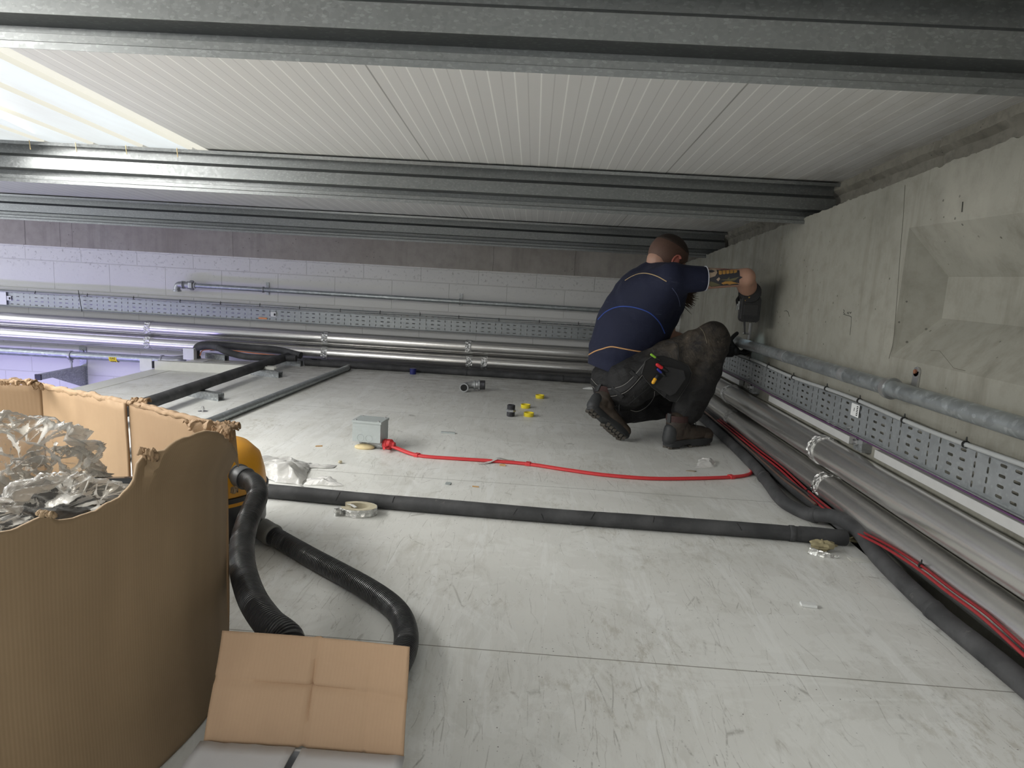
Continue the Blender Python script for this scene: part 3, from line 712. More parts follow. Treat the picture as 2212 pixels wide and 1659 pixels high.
# white trunking between tray and pipes, in lengths with strut brackets between
def yat(u, v, x): return px(u, v, x)[1]
cut = [yat(1600, 815, 1.14), yat(1625, 838, 1.14), yat(1655, 850, 1.14), yat(1835, 940, 1.14), yat(1880, 965, 1.14)]
for a, b, lab in ((5.2, cut[0]+.02, 'far length of white trunking low on the right wall, behind the man'), (cut[2]-.04, cut[3], 'middle length of white trunking low on the right wall'), (cut[4]-.03, .4, 'nearest length of white trunking low on the right wall, cut by the photo edge')):
    g = G(); g.bx((1.140, min(a, b), .266), (1.167, max(a, b), .294)); bevel(g.build('white_trunking', plain('dull_white_trunking', (.50, .50, .49), .5), label=lab, cat='trunking', group='white trunking on the right wall'), .002)
for k, (a, b) in enumerate(((cut[0], cut[2]), (cut[3], cut[4]))):
    y = (a+b)/2; t_ = thing('strut_bracket', (RW, y, .22), ('small steel strut bracket carrying the right-hand tray, close behind the man', 'small steel strut bracket carrying the right-hand tray, below the white sticker')[k], 'bracket', 'tray brackets on the right wall')
    g = G(); g.bx((1.136, y-.03, .262), (RW, y+.03, .316)); g.build('channel', M['galv'], t_)
    g = G(); g.lathe([(.014, 0), (.014, .008), (.008, .008), (.008, .018)], (1.136, y+.005, .292), (-1, 0, 0), 6); g.build('bolt', M['bolt'], t_)
# bolts through the tray
for k, (u, v) in enumerate(((1838, 925), (1618, 815), (1791, 905), (1803, 914))):
    q = px(u, v, 1.134); g = G(); g.lathe([(.009, 0), (.009, .007), (.005, .007), (.005, .016)], (1.134, q[1], max(q[2], .328) if k < 2 else .318), (-1, 0, 0) if k < 2 else (0, 0, -1), 10)
    g.build('bolt', M['bolt'], tr)
# ---- black foam pipes on the floor edge
FR = .024
def foampipe(pts, r, label, group=None, joints=(), rads=None, name='foam_lagged_pipe'):
    P, s = resamp(catm(pts, 10), .01); g = G()
    g.tube(P, [r*(1+.05*mnoise.noise(Vector((a*5, r*100, len(pts))))) for a in s], 20, True, 1., wobf(.02, .3, len(pts)))
    o = g.build(name, M['foam'], smooth=70, label=label, cat='pipe', group=group)
    for j in joints:
        i = int(np.argmin(np.linalg.norm(P-np.array(j), axis=1))); d = P[min(i+1, len(P)-1)]-P[max(i-1, 0)]
        g = G(); g.lathe([(r*1.01, -.004), (r*1.09, -.002), (r*1.09, .012), (r*1.01, .016)], P[i], d, 24, True); g.build('foam_joint', M['foam'], o, smooth=50)
    return o
def W(u, v, z): return tuple(pz(u, v, z))
cr = foampipe([(-1.2, 2.18, FR), (-.825, 2.155, FR), (-.5, 2.13, FR), (-.2, 2.115, FR), (.1, 2.10, FR), (.4, 2.095, FR), (.7, 2.09, FR), (.9, 2.082, FR)], FR, 'black foam-lagged pipe lying straight across the white floor', None, [(.86, 2.085, FR)])
for cx_0, a0, a1, dr_ in ((-.62, -.2, 1.1, .010), (-.43, .3, 1.2, .004), (-.03, .0, .9, .012), (.07, -.3, .5, -.01), (.22, .2, 1.3, .014), (.42, .4, 1.3, .004), (.70, .2, 1.2, -.012)):
    yc0 = np.interp(cx_0, [-.825, -.5, -.2, .1, .4, .7, .9], [2.155, 2.13, 2.115, 2.10, 2.095, 2.09, 2.082])
    g = G(); g.tube([(cx_0+dr_*k/8+.002*mnoise.noise(Vector((k, cx_0*9, 1))), yc0-(FR+.0006)*math.cos(a0+(a1-a0)*k/8), FR+(FR+.0006)*math.sin(a0+(a1-a0)*k/8)) for k in range(9)], .0009, 5); g.build('foam_cut', M['dark'], cr)
foampipe([(.89, 2.083, FR), (.95, 2.078, FR+.001), (1.0, 2.075, FR), (1.032, 2.078, FR)], .0255, 'short fat black foam elbow joining the cross pipe to the pipes at the floor edge')
bp1 = [(1.035, .4, FR), (1.04, 1.0, FR), (1.045, 1.355, FR), (1.04, 1.6, FR), (1.055, 1.9, FR+.006), (1.068, 2.08, FR+.028), (1.045, 2.2, FR+.026), (1.0, 2.27, FR+.004), (.965, 2.36, FR), (.958, 2.45, FR), (.975, 2.6, FR), (1.0, 2.85, FR), (1.015, 3.2, FR), (1.025, 3.8, FR), (1.03, 4.6, FR), (1.03, 5.1, FR)]
foampipe(bp1, FR, 'front black foam-lagged pipe along the right floor edge, bending past the cross pipe', 'black foam pipes along the right floor edge', [(1.04, 1.6, FR), (1.02, 2.25, FR), (.985, 2.72, FR)])
bp2 = [(1.078, 2.12, FR+.000), (1.066, 2.3, FR+.006), (1.048, 2.5, FR+.010), (1.042, 2.7, FR+.012), (1.055, 3.0, FR+.012), (1.066, 3.4, FR+.010), (1.072, 4.0, FR+.01), (1.076, 5.1, FR+.01)]
foampipe(bp2, .022, 'rear black foam-lagged pipe between the front one and the red cable', 'black foam pipes along the right floor edge')
cable('copper_pipe', [(1.035, 2.32, .05), (1.022, 2.45, .058), (1.02, 2.6, .056), (1.03, 2.8, .052), (1.035, 3.2, .056), (1.045, 4.0, .056)], .0045, plain('dull_copper', (.16, .10, .08), .5, .3), 'thin dull copper line squeezed between the two black foam pipes', 'pipe')
# red cables along the edge
rc = [px(u, v, 1.060) for u, v in ((1555, 905), (1600, 940), (1640, 972), (1690, 1010), (1745, 1060), (1800, 1105), (1850, 1142), (1920, 1178), (1990, 1222), (2060, 1275), (2130, 1325), (2212, 1398))]
pts = [tuple(p) for p in rc][::-1]; e = np.array(pts[0])-np.array(pts[1]); pts = [tuple(np.array(pts[0])+e*1.2)]+pts
tz = [pts[i] for i in (4, 8)]
cable('red_cable', pts, .0042, M['redd'], 'upper red cable of the pair running beside the foil pipe to the photo edge', group='red cables at the right floor edge', ties=tz, tr_=.006)
cable('red_cable', [(p[0]-.011, p[1], p[2]-.007) for p in pts], .0042, plain('crimson_sheath', (.30, .022, .027), .5), 'lower red cable of the pair, resting on the black foam pipe', group='red cables at the right floor edge')
# ---- red cable across the floor, a flat pair of cores side by side, from the box to the wall
rr = [(829, 976), (846, 970), (900, 984), (980, 991), (1060, 996), (1140, 1003), (1220, 1015), (1300, 1026), (1400, 1034), (1500, 1034), (1580, 1031), (1615, 1026), (1624, 1017), (1612, 998), (1590, 965), (1560, 943), (1530, 915), (1505, 895)]
P = [W(u, v, .0065) for u, v in rr]; P[0] = (P[0][0], P[0][1], .022); P[1] = (P[1][0], P[1][1], .016)
tw = [P[2], P[5], P[10], P[14]]
rcb = cable('red_cable', P, .0062, M['red'], 'bright red cable snaking over the white floor from the grey box to the wall', ties=(), seg=10)
Q = [(p[0]+.004, p[1]+.011, p[2]) for p in P]; 
gg = G(); gg.tube(catm(Q, 6), .0058, 10); gg.build('second_core', M['red'], rcb, smooth=80)
for t_ in tw:
    P2, s = resamp(catm(P, 6), .01); i = int(np.argmin(np.linalg.norm(P2-np.array(t_), axis=1))); d = P2[i+1]-P2[i-1]; ang = math.atan2(d[1], d[0])
    g = G(); c = P2[i]; g.box((c[0]+.002, c[1]+.006, .0075), (.022, .028, .014), Matrix.Rotation(ang, 3, 'Z')); bevel(g.build('cable_saddle', M['red'], rcb), .002)

# ================================================================== back edge: black foam pipes and left cluster
YB = 5.165
foampipe([(.99, YB-.03, FR), (.4, YB-.02, FR), (-.4, YB, FR), (-1.2, YB+.01, FR), (-1.62, YB+.015, FR), (-1.78, YB+.02, FR)], FR*1.05, 'black foam-lagged pipe along the back edge of the floor, below the foil pipes', None, [(-.5, YB, FR), (.25, YB, FR), (-1.66, YB+.02, FR)])
z3 = .066
lp = [tuple(py(u, v, y)) for u, v, y in ((330, 868, 3.30), (355, 857, 3.45))]
lx0, lx1 = px(640, 765, 0), 0
a = pz(345, 862, z3); b = pz(643, 764, z3)
dirL = (b-a)/np.linalg.norm(b-a)
st = a-dirL*1.3
foampipe([tuple(st), tuple((a+st)/2), tuple(a), tuple((a+b)/2+np.array([0, 0, .004])), tuple(b), tuple(b+np.array([.06, .07, -.01])), tuple(b+np.array([.13, .10, -.035]))], .032, 'thick dusty black foam-lagged pipe crossing the struts at left', None)
# loop at the far left: thick pipe coming round and dropping behind, thinner one with a joint, orange cable
yl = 5.2
def Y_(u, v, y): return tuple(py(u, v, y))
foampipe([Y_(650, 768, 5.14), Y_(600, 756, 5.2), Y_(540, 751, 5.22), Y_(470, 745, 5.22), Y_(440, 744, 5.21), Y_(426, 750, 5.20), Y_(424, 764, 5.20), Y_(428, 780, 5.2)], .027, 'black foam-lagged pipe looping round at the far back left corner')
foampipe([Y_(425, 752, 5.12), Y_(445, 748, 5.12), Y_(468, 750, 5.10), Y_(490, 760, 5.07), Y_(530, 770, 5.05), Y_(580, 773, 5.04), Y_(640, 774, 5.03)], .024, 'thinner black foam-lagged pipe sagging in front of the looped one at back left', None, [Y_(470, 751, 5.10)])
cable('orange_cable', [Y_(432, 768, 5.165), Y_(438, 757, 5.165), Y_(462, 755, 5.16), Y_(500, 757, 5.15), Y_(550, 763, 5.14), Y_(600, 768, 5.13)], .0042, M['orange'], 'thin orange cable between the black foam pipes at back left')
# struts under the thick foam pipe
def strut(u0, v0, u1, v1, lab, zt=.041):
    a, b = pz(u0, v0, 0), pz(u1, v1, 0); d = V3(b-a); L_ = d.length; an = math.atan2(d.y, d.x); w = .041
    o = thing('strut_channel', (a+b)/2, lab, 'strut', 'steel strut channels under the foam pipe')
    prof = [(-.0125, zt), (-.0205, zt), (-.0205, 0), (.0205, 0), (.0205, zt), (.0125, zt)]
    R_ = Matrix.Rotation(an, 3, 'Z'); g = G(); pa_ = [V3(a)+R_ @ Vector((0, y, z+.001)) for y, z in prof]
    g.strip(pa_, R_ @ Vector((L_, 0, 0))); c = g.build('channel', M['galv'], o); solid(c, .0025, 0)
    g = G(); e = V3(b)
    for s_ in (-1, 1): g.box(e+R_ @ Vector((-L_/2, s_*.0125, zt-.004)), (L_, .003, .008), R_)
    g.build('rolled_lip', M['galv'], o)
strut(395, 852, 478, 866, 'nearest steel strut channel under the thick foam pipe, beside the torn box')
strut(515, 805, 606, 816, 'middle steel strut channel under the thick foam pipe')
strut(590, 786, 652, 791, 'farthest steel strut channel under the thick foam pipe')
strut(448, 773, 490, 779, 'short dark strut channel end below the looped foam pipe at back left')
# loose conduit
a, b = pz(462, 908, .022), pz(752, 794, .022); e = (b-a)/np.linalg.norm(b-a)
cd = thing('steel_pipe', (a+b)/2, 'loose galvanised steel pipe lying on the floor at left', 'pipe')
g = G(); g.tube([a-e*1.1, b], .0215, 24); g.build('pipe_run', M['pipe'], cd, smooth=60)
g = G(); g.tube([b-e*.02, b+e*.012], .0235, 24); g.build('end_cap', M['black'], cd, smooth=60)
# bolt and washer
q = pz(438, 889); t_ = thing('floor_bolt', q, 'small zinc bolt with a washer standing on the floor by the loose pipe', 'bolt')
g = G(); g.lathe([(.006, .001), (.006, .028)], q, (0, 0, 1), 12); g.lathe([(.011, .01), (.011, .020)], q, (0, 0, 1), 6); g.build('bolt_head', M['bolt'], t_)
g = G(); g.lathe([(.024, 0), (.024, .0025)], q, (0, 0, 1), 24); g.build('washer', M['bolt'], t_)
# white trim channel at back left
tc = thing('white_channel', pz(450, 795), 'long white folded metal channel with an open dark end at back left', 'trim channel')
a, b = pz(334, 799), pz(592, 812); d = b-a; d[2] = 0; ex_ = d/np.linalg.norm(d); R_ = Matrix.Rotation(math.atan2(d[1], d[0]), 3, 'Z'); n_ = V3((-ex_[1], ex_[0], 0))
L_ = np.linalg.norm(d); hh = .062
g = G(); pf = [(0, hh), (0, 0), (.05, 0), (.05, hh)]
g.strip([V3(a)+n_*p+Vector((0, 0, z+.001)) for p, z in [(.012, hh-.001), (0, hh), (0, 0), (.05, 0), (.05, hh), (.038, hh)]], d); c = g.build('channel', M['cream'], tc); solid(c, .002, 0)
g = G(); g.box(V3(a)+n_*.025+Vector((-.013, 0, .034)), (.022, .03, .050), R_); g.build('dark_end', M['black'], tc)
g = G(); g.box(V3(a)+n_*.01+Vector((-.065, .0, .03)), (.085, .004, .085), R_); g.build('end_plate', M['white'], tc)
g = G(); c_ = py(409, 767, 5.12); g.box((c_[0], 5.13, .045), (.085, .05, .088)); tag(bevel(g.build('white_end_block', M['white']), .002), 'small white square block beside the looped foam pipe at back left', 'block')

# ================================================================== things on the floor
# grey steel adaptable box on a conduit stub
q = pz(793, 972); bt = thing('junction_box', q, 'grey square steel junction box on a short stub, red cable leaving it', 'junction box')
Rb = Matrix.Rotation(math.radians(-6), 3, 'Z'); cb = V3(q)+Vector((.0, .055, 0)); zb0 = .022
def B(p): return cb+Rb @ Vector(p)
bz0 = py(793, 968, 2.8)[2]
g = G(); g.box(B((0, 0, .034+.045)), (.128, .105, .092), Rb); bevel(g.build('body', M['box'], bt), .0015)
g = G(); g.box(B((0, 0, .034+.0925)), (.133, .110, .003), Rb); g.box(B((0, -.0545, .034+.088)), (.133, .0015, .009), Rb); g.box(B((.066, 0, .034+.088)), (.0015, .11, .009), Rb); g.build('lid', M['box'], bt)
for sx in (-1, 1):
    for sy in (-1, 1):
        g = G(); g.lathe([(.005, 0), (.005, .002), (.003, .0035)], B((sx*.052, sy*.043, .128)), (0, 0, 1), 12); g.build('lid_screw', M['bolt'], bt)
for sx in (-.026, .012):
    g = G(); g.lathe([(.0145, -.0005), (.0152, .0006), (.0152, -.0005)], B((sx, -.0528, .034+.018)), Rb @ Vector((0, -1, 0)), 24); g.build('knockout', M['box'], bt)
g = G(); g.cap(B((-.03, -.0, .022)), B((.055, -.012, .022)), .021, .021, 20, 3); g.lathe([(.022, 0), (.022, .036)], B((-.02, 0, .0)), (0, 0, 1), 18); g.build('conduit_stub', M['galv'], bt)
g = G(); g.ell(B((-.015, -.03, .006)), (.045, .03, .013)); g.build('sealing_foam', M['foamc'], bt, smooth=80)
gd = Rb @ Vector((1, -.15, 0)); gl = thing('cable_gland', B((.08, -.015, .022)), 'red round cable gland between the grey junction box and the red cable', 'cable gland')
g = G(); g.lathe([(.021, 0), (.023, .002), (.023, .016), (.021, .018)], B((.068, -.012, .024)), gd, 10); g.build('nut', M['red'], gl)
g = G(); g.lathe([(.019, .018), (.024, .020), (.024, .034), (.014, .044), (.012, .052)], B((.068, -.012, .024)), gd, 10); g.build('dome', M['red'], gl)
# insulation ring wrapped in foil
q = pz(775, 1103); rt_ = thing('insulation_ring', q, 'cut ring of pale insulation edged with foil lying by the cross pipe', 'insulation ring')
def arc(c, r, a0, a1, z, n=48, e=1.): return [(c[0]+r*math.cos(a0+(a1-a0)*k/n), c[1]+e*r*math.sin(a0+(a1-a0)*k/n), z) for k in range(n+1)]
def ringseg(c, r0, r1, a0, a1, z0, z1, jit=.0015):
    g = G(); n = 60; vs = []
    for k in range(n+1):
        t_ = a0+(a1-a0)*k/n; j = jit*mnoise.noise(Vector((k*.7, 1, 1))); drop = .006*(k/n)
        for r, z in ((r0+j, z0), (r1+j, z0), (r1-j, z1+drop), (r0-j, z1+drop)): vs.append((c[0]+r*math.cos(t_), c[1]+.66*r*math.sin(t_), z))
    fs = [(i*4+k, i*4+(k+1) % 4, (i+1)*4+(k+1) % 4, (i+1)*4+k) for i in range(n) for k in range(4)]+[(0, 1, 2, 3), (n*4+3, n*4+2, n*4+1, n*4)]
    g.add(vs, fs); return g
c = (q[0]+.008, 2.064)
ringseg(c, .033, .058, math.radians(-172), math.radians(150), .001, .024).build('insulation', M['woolp'], rt_, smooth=40)
ringseg(c, .0583, .0597, math.radians(-170), math.radians(60), .0005, .0225, .001).build('foil_edge', M['crush'], rt_, smooth=40)
g = G(); g.prism([(c[0]-.060, c[1]-.012, .001), (c[0]-.074, c[1]-.028, .002), (c[0]-.066, c[1]-.036, .001), (c[0]-.050, c[1]-.03, .001)], (0, 0, .02)); g.build('foil_flap', M['crush'], rt_)
g = G(); g.tube([(c[0]-.048, c[1]+.026, .024), (c[0]-.028, c[1]+.010, .026), (c[0]-.008, c[1]-.008, .024)], .006, 6, True, .2); g.build('paper_strip', M['paper'], rt_)
# elbow fitting with nipple
q = pz(1018, 845); ft = thing('pipe_elbow_fitting', q, 'loose galvanised pipe elbow with a threaded socket lying on the floor', 'pipe fitting')
s_ = 1450/4.5; r = .029
x0, y0 = q[0], q[1]
g = G(); g.tube(catm([(x0-.045, y0-.060, r+.002), (x0-.045, y0-.02, r+.003), (x0-.035, y0+.005, r+.006), (x0-.005, y0+.02, r+.010), (x0+.02, y0+.022, r+.012)], 6), .024, 22)
g.lathe([(.023, 0), (.030, 0), (.030, .014), (.024, .016)], (x0-.045, y0-.062, r+.002), (0, 1, 0), 24, True); g.lathe([(.024, 0), (.031, .002), (.031, .015), (.027, .018), (.029, .022), (.029, .03)], (x0+.012, y0+.021, r+.012), (1, 0, .05), 24)
g.build('elbow', M['castp'], ft, smooth=40)
g = G(); g.lathe([(.0226, 0), (.0226, .02), (.001, .02)], (x0-.045, y0-.0615, r+.002), (0, 1, 0), 24); g.build('dark_bore', M['dark'], ft)
g = G(); g.lathe([(.034, 0), (.037, .002), (.037, .012), (.034, .014)], (x0+.044, y0+.021, r+.013), (1, 0, .05), 8); g.build('hex_collar', M['castp'], ft)
g = G(); g.lathe([(.031, 0)]+[(.031+(.0012 if k % 2 else 0), .002+k*.0018) for k in range(16)]+[(.029, .032)], (x0+.058, y0+.021, r+.014), (1, 0, .05), 24); g.build('threaded_nipple', M['threadm'], ft)
# standing hex nipple
q = pz(1103, 899); nt = thing('hex_nipple', q, 'dark threaded hex nipple standing upright beside the yellow caps', 'pipe fitting')
for z0, z1, nm in ((0, .026, 'lower_thread'), (.040, .066, 'upper_thread')):
    g = G(); n = 14; g.lathe([(.0205, z0), (.0215, z0+.001)]+[(.0222+(.0012 if k % 2 else 0), z0+.002+(z1-z0-.004)*k/n) for k in range(n+1)]+[(.0205, z1), (.0175, z1), (.0175, z1-.01)], q, (0, 0, 1), 28); g.build(nm, M['threadm'], nt)
g = G(); g.lathe([(.0225, .025), (.029, .029), (.029, .037), (.0225, .041)], q, (0, 0, 1), 6); g.build('hex_collar', M['castp'], nt)
# yellow caps
for (u, v), lab in zip(((1166, 860), (1135, 881), (1142, 899)), ('yellow plastic thread cap farthest back, nearest the man', 'yellow plastic thread cap in the middle, left of the other two', 'front yellow plastic thread cap beside the hex nipple')):
    q = pz(u, v); g = G(); g.lathe([(.0275, 0), (.0285, .001), (.0295, .022), (.0275, .022), (.0265, .003), (.001, .003)], q, (0, 0, 1), 32)
    g.build('yellow_cap', M['ynum'], label=lab, cat='thread cap', group='yellow caps on the floor', smooth=50, origin=q)
q = pz(892, 808); g = G(); g.lathe([(.024, 0), (.024, .036), (.026, .037), (.026, .043), (.022, .044), (.001, .044)], q, (0, 0, 1), 28); g.build('blue_cap', M['blue'], label='dark blue round plastic cap on the floor near the back pipes', cat='thread cap', smooth=50, origin=q)
# offcuts and scraps
def scrap(name, u, v, poly, th, mat, label, cat, z=0., rot=0., bend=0.):
    q = pz(u, v); R_ = Matrix.Rotation(rot, 3, 'Z'); g = G(); g.prism([V3(q)+R_ @ Vector((x, y, z+.0008+bend*x*x)) for x, y in poly], (0, 0, th))
    return g.build(name, mat, label=label, cat=cat, origin=q)
scrap('metal_offcut', 968, 936, [(-.035, -.007), (.035, -.009), (.035, .008), (-.035, .010)], .006, M['box'], 'narrow grey metal strip on the floor right of the junction box', 'metal scrap')
def disc(u, v, r, label, mat=M['galv']):
    q = pz(u, v); g = G(); g.lathe([(r*.94, 0), (r, .001), (r, .002), (r*.94, .003), (.001, .003)], q+np.array([0, 0, .0005]), (0, 0, 1), 20); return g.build('knockout_disc', mat, label=label, cat='metal scrap', origin=q, smooth=40)
scrap('metal_knockout', 968, 1045, [(-.010, -.011), (-.007, -.014), (.007, -.014), (.010, -.011), (.010, .011), (.007, .014), (-.007, .014), (-.010, .011)], .002, M['box'], 'tiny rounded metal slug on the floor behind the cross pipe', 'metal scrap')
def crumple(name, u, v, r, mat, label, cat, seed=0, sq=.6, dy=1., rr=None):
    q = pz(u, v); g = G(); g.ell((0, 0, 0), (1, dy, sq), None, 18, 12); vs = []
    for p in g.v:
        p = Vector(p); n = p.normalized(); f = 1+.45*mnoise.noise(n*2.3+Vector((seed, 3, 1)))+.2*mnoise.noise(n*6+Vector((seed, 1, 9)))
        w = p*f*r; vs.append((w.x, w.y, w.z))
    mz = min(p[2] for p in vs); g.v = [(q[0]+x, q[1]+y, z-mz+.0005) for x, y, z in vs]
    return g.build(name, mat, label=label, cat=cat, origin=q, smooth=25)
crumple('foil_scrap', 1152, 819, .018, M['crush'], 'small crumpled foil ball beside the back foam pipe', 'foil scrap', 2, .6)
crumple('foil_scrap', 1234, 1131, .020, M['crush'], 'small folded foil scrap in front of the cross pipe', 'foil scrap', 4, .35)
crumple('foil_scrap', 1700, 1083, .013, M['crush'], 'tiny foil scrap between the cross pipe and the curved foam pipe', 'foil scrap', 6, .45)
crumple('wool_scrap', 1462, 884, .045, M['wool'], 'brown lump of mineral wool on the floor between the two boots', 'insulation scrap', 9, .4, .6)
wq = crumple('wool_scrap', 1775, 1190, .040, M['wool'], 'jagged lump of mineral wool with foil backing near the end of the cross pipe', 'insulation scrap', 12, .38, .6)
q = pz(1778, 1200); g = G(); pts = [(-.046, .002), (-.02, -.016), (.01, -.024), (.045, -.020)]
vs = []; 
for k in range(25):
    t_ = k/24; x = -.046+.09*t_; y = -.004-.022*math.sin(t_*2.2); hgt_ = .020*(1-t_)**.6+.004+.004*mnoise.noise(Vector((k*.6, 2, 2)))
    vs += [(q[0]+x, q[1]+y+.008, .0006), (q[0]+x+.003, q[1]+y+.004+.004*mnoise.noise(Vector((k*.5, 9, 2))), .0006+hgt_)]
g.add(vs, [(2*k, 2*k+2, 2*k+3, 2*k+1) for k in range(24)]); c = g.build('foil_backing', M['crush'], wq); solid(c, .001, 0)
crumple('wool_scrap', 1845, 1172, .020, M['wool'], 'small mineral wool crumb tucked against the foam pipe elbow', 'insulation scrap', 15, .35)
scrap('board_scrap', 1857, 1211, [(-.030, -.012), (.036, -.018), (.036, .012), (-.030, .018)], .0012, M['cream'], 'pale rectangular strip of board right of the mineral wool lump', 'scrap')
scrap('board_scrap', 1744, 1309, [(-.018, -.008), (.020, -.012), (.021, .006), (-.016, .010)], .007, M['white'], 'small thick white chip lying alone in the open floor at right', 'scrap')
scrap('wood_chip', 1085, 1006, [(-.012, -.004), (.014, -.006), (.004, .008)], .006, plain('tan_chip', (.55, .33, .14), .7), 'tiny tan chip just below the red cable', 'scrap')
scrap('wood_chip', 1027, 1052, [(-.012, -.002), (.012, -.004), (.013, .0), (-.011, .003)], .003, plain('tan_chip', (.55, .33, .14), .7), 'tiny pale splinter behind the cross pipe, left of centre', 'scrap')
scrap('wood_chip', 689, 965, [(-.014, -.006), (.014, .006), (.010, .010), (-.012, .0)], .004, plain('tan_chip', (.55, .33, .14), .7), 'thin tan splinter left of the junction box', 'scrap')
crumple('wool_scrap', 735, 1001, .008, M['woolp'], 'tiny crumb of insulation right of the plastic wrapping', 'insulation scrap', 25, .7)
# strip of clear tape draped over the red cable
q = pz(1075, 998); g = G(); vs = []
for k in range(13):
    t_ = k/12; x = -.075+.15*t_; y = -.055+.09*t_; z = .0009+.0165*math.exp(-((t_-.55)/.22)**2)
    vs += [(q[0]+x, q[1]+y-.008, z), (q[0]+x-.008, q[1]+y+.010, z+.001)]
g.add(vs, [(2*k, 2*k+2, 2*k+3, 2*k+1) for k in range(12)]); solid(g.build('tape_strip', M['milky'], label='pale strip of tape draped over the red cable', cat='tape', origin=q), .0008, 0)
# plastic wrappings: crumpled sheets
def sheetp(name, corners, nx_, ny_, amp, mat, label, cat, seed, zb=.002, sc=9, hump=0.):
    a, b, c, d = [np.array(p) for p in corners]; g = G(); vs = []
    for j in range(ny_+1):
        for i in range(nx_+1):
            s, t_ = i/nx_, j/ny_; p = (a*(1-s)+b*s)*(1-t_)+(d*(1-s)+c*s)*t_
            e = mnoise.noise(Vector((p[0]*sc, p[1]*sc, seed)))+.5*abs(mnoise.noise(Vector((p[0]*sc*2.7, p[1]*sc*2.7, seed+5))))
            w = (1-abs(2*s-1)**3)*(1-abs(2*t_-1)**3)
            jx = .015*mnoise.noise(Vector((p[0]*22, p[1]*22, seed+9)))
            vs.append((p[0]+jx, p[1]+jx, p[2]+zb+abs(e)*amp*(.3+.7*w)+hump*w))
    g.add(vs, [(j*(nx_+1)+i, j*(nx_+1)+i+1, (j+1)*(nx_+1)+i+1, (j+1)*(nx_+1)+i) for j in range(ny_) for i in range(nx_)])
    return g.build(name, mat, label=label, cat=cat, smooth=35)
sheetp('plastic_bag', [pz(530, 1030), pz(655, 1052), pz(672, 1000), pz(530, 1002)], 44, 30, .035, M['milky'], 'crumpled milky plastic bag on the floor beside the torn box', 'plastic bag', 1, .002, 9, .035)
sheetp('plastic_strip', [pz(655, 1048), pz(735, 1052), pz(728, 1036), pz(664, 1034)], 24, 8, .012, M['milky'], 'pale curling plastic strip between the bag and the cross pipe', 'plastic wrapping', 3, .002, 20, .01)
sheetp('plastic_strip', [pz(660, 1012), pz(720, 1012), pz(722, 1006), pz(662, 1004)], 24, 4, .010, M['milky'], 'thin translucent twist of plastic pointing right from the bag', 'plastic wrapping', 4, .002, 20, .006)
sheetp('plastic_strip', [pz(1504, 1012), pz(1545, 1010), pz(1540, 994), pz(1508, 990)], 16, 12, .014, M['clear'], 'clear crumpled plastic scrap near the right-hand boot', 'plastic wrapping', 6, .001, 20, .012)
scrap('paper_scrap', 1493, 1018, [(-.024, -.005), (.012, -.010), (.022, .0), (.0, .006)], .003, plain('brown_scrap', (.33, .29, .22), .8), 'tiny brown scrap left of the red cable corner', 'scrap')
g = G(); q = pz(1272, 843); g.tube([(q[0]-.045, q[1], .010), (q[0], q[1]+.005, .013), (q[0]+.16, q[1]+.01, .010)], [.004, .012, .006], 10, True); g.build('plastic_tube', M['white'], label='white plastic sliver pointing out from behind the seated hip', cat='scrap', smooth=60)

# ================================================================== vacuum cleaner and its hose
vc = V3((-.905, 1.80, 0)); vt = thing('vacuum_cleaner', vc, 'yellow and black canister vacuum mostly hidden behind the torn box', 'vacuum cleaner')
g = G(); g.lathe([(.12, .02), (.155, .03), (.165, .06), (.165, .15), (.158, .17)], vc, (0, 0, 1), 40); g.build('tank', M['black'], vt, smooth=40)
g = G(); g.lathe([(.166, .135), (.168, .15), (.162, .20), (.150, .245), (.12, .275), (.06, .29), (.001, .292)], vc, (0, 0, 1), 40); g.build('lid', M['vyel'], vt, smooth=60)
g = G(); g.lathe([(.166, .145), (.172, .147), (.172, .160), (.166, .162)], vc, (0, 0, 1), 40, True); g.build('rim', M['black'], vt, smooth=40)
for a_ in (-2.2, -.9, .9, 2.2):
    g = G(); g.ell(vc+Vector((.13*math.cos(a_), .13*math.sin(a_), .022)), (.02, .02, .0215)); g.build('castor', M['black'], vt, smooth=60)
HP = [py(520, 1030, 1.72), py(535, 1036, 1.70), py(551, 1048, 1.66), py(556, 1072, 1.60), py(543, 1105, 1.52), py(529, 1145, 1.44), py(522, 1190, 1.34), py(527, 1240, 1.24), py(546, 1295, 1.14), py(580, 1345, 1.06), py(625, 1390, 1.01), (-.40, .985, .14), (-.33, .99, .075), (-.265, 1.05, .034), (-.235, 1.14, .029), (-.222, 1.25, .028)]
HP += [W(874, 1352, .028), W(850, 1312, .028), W(800, 1275, .028), W(735, 1238, .028), W(670, 1203, .028), W(600, 1163, .028), W(585, 1154, .03)]
ht = thing('vacuum_hose', pz(800, 1290), 'black ribbed vacuum hose curling over the floor with a grey end cuff', 'hose')
P, s = resamp(catm(HP, 14), .00085)
def hr(a): 
    ph = (a/.0060) % 1; return .0205+.0055*min(1, 2.2*max(0, math.sin(PI*min(1, ph/.72))))**.7
g = G(); g.tube(P, [hr(a) for a in s], 26); g.build('ribbed_tube', M['hosem'], ht, smooth=50)
d = P[-1]-P[-10]; g = G(); g.lathe([(.0285, -.004), (.0315, 0), (.0315, .010), (.0305, .012), (.0305, .055), (.029, .056), (.027, .02)], P[-1]-d/np.linalg.norm(d)*.012, d, 32); g.build('end_cuff', M['cuff'], ht, smooth=40)
d = P[0]-P[10]; g = G(); g.lathe([(.0285, -.03), (.030, -.028), (.030, .0), (.033, .002), (.033, .04)], P[0]+d/np.linalg.norm(d)*.004, d, 32); g.build('machine_collar', M['cuff'] if 0 else plain('dark_grey_plastic', (.10, .105, .11), .4), ht, smooth=40)
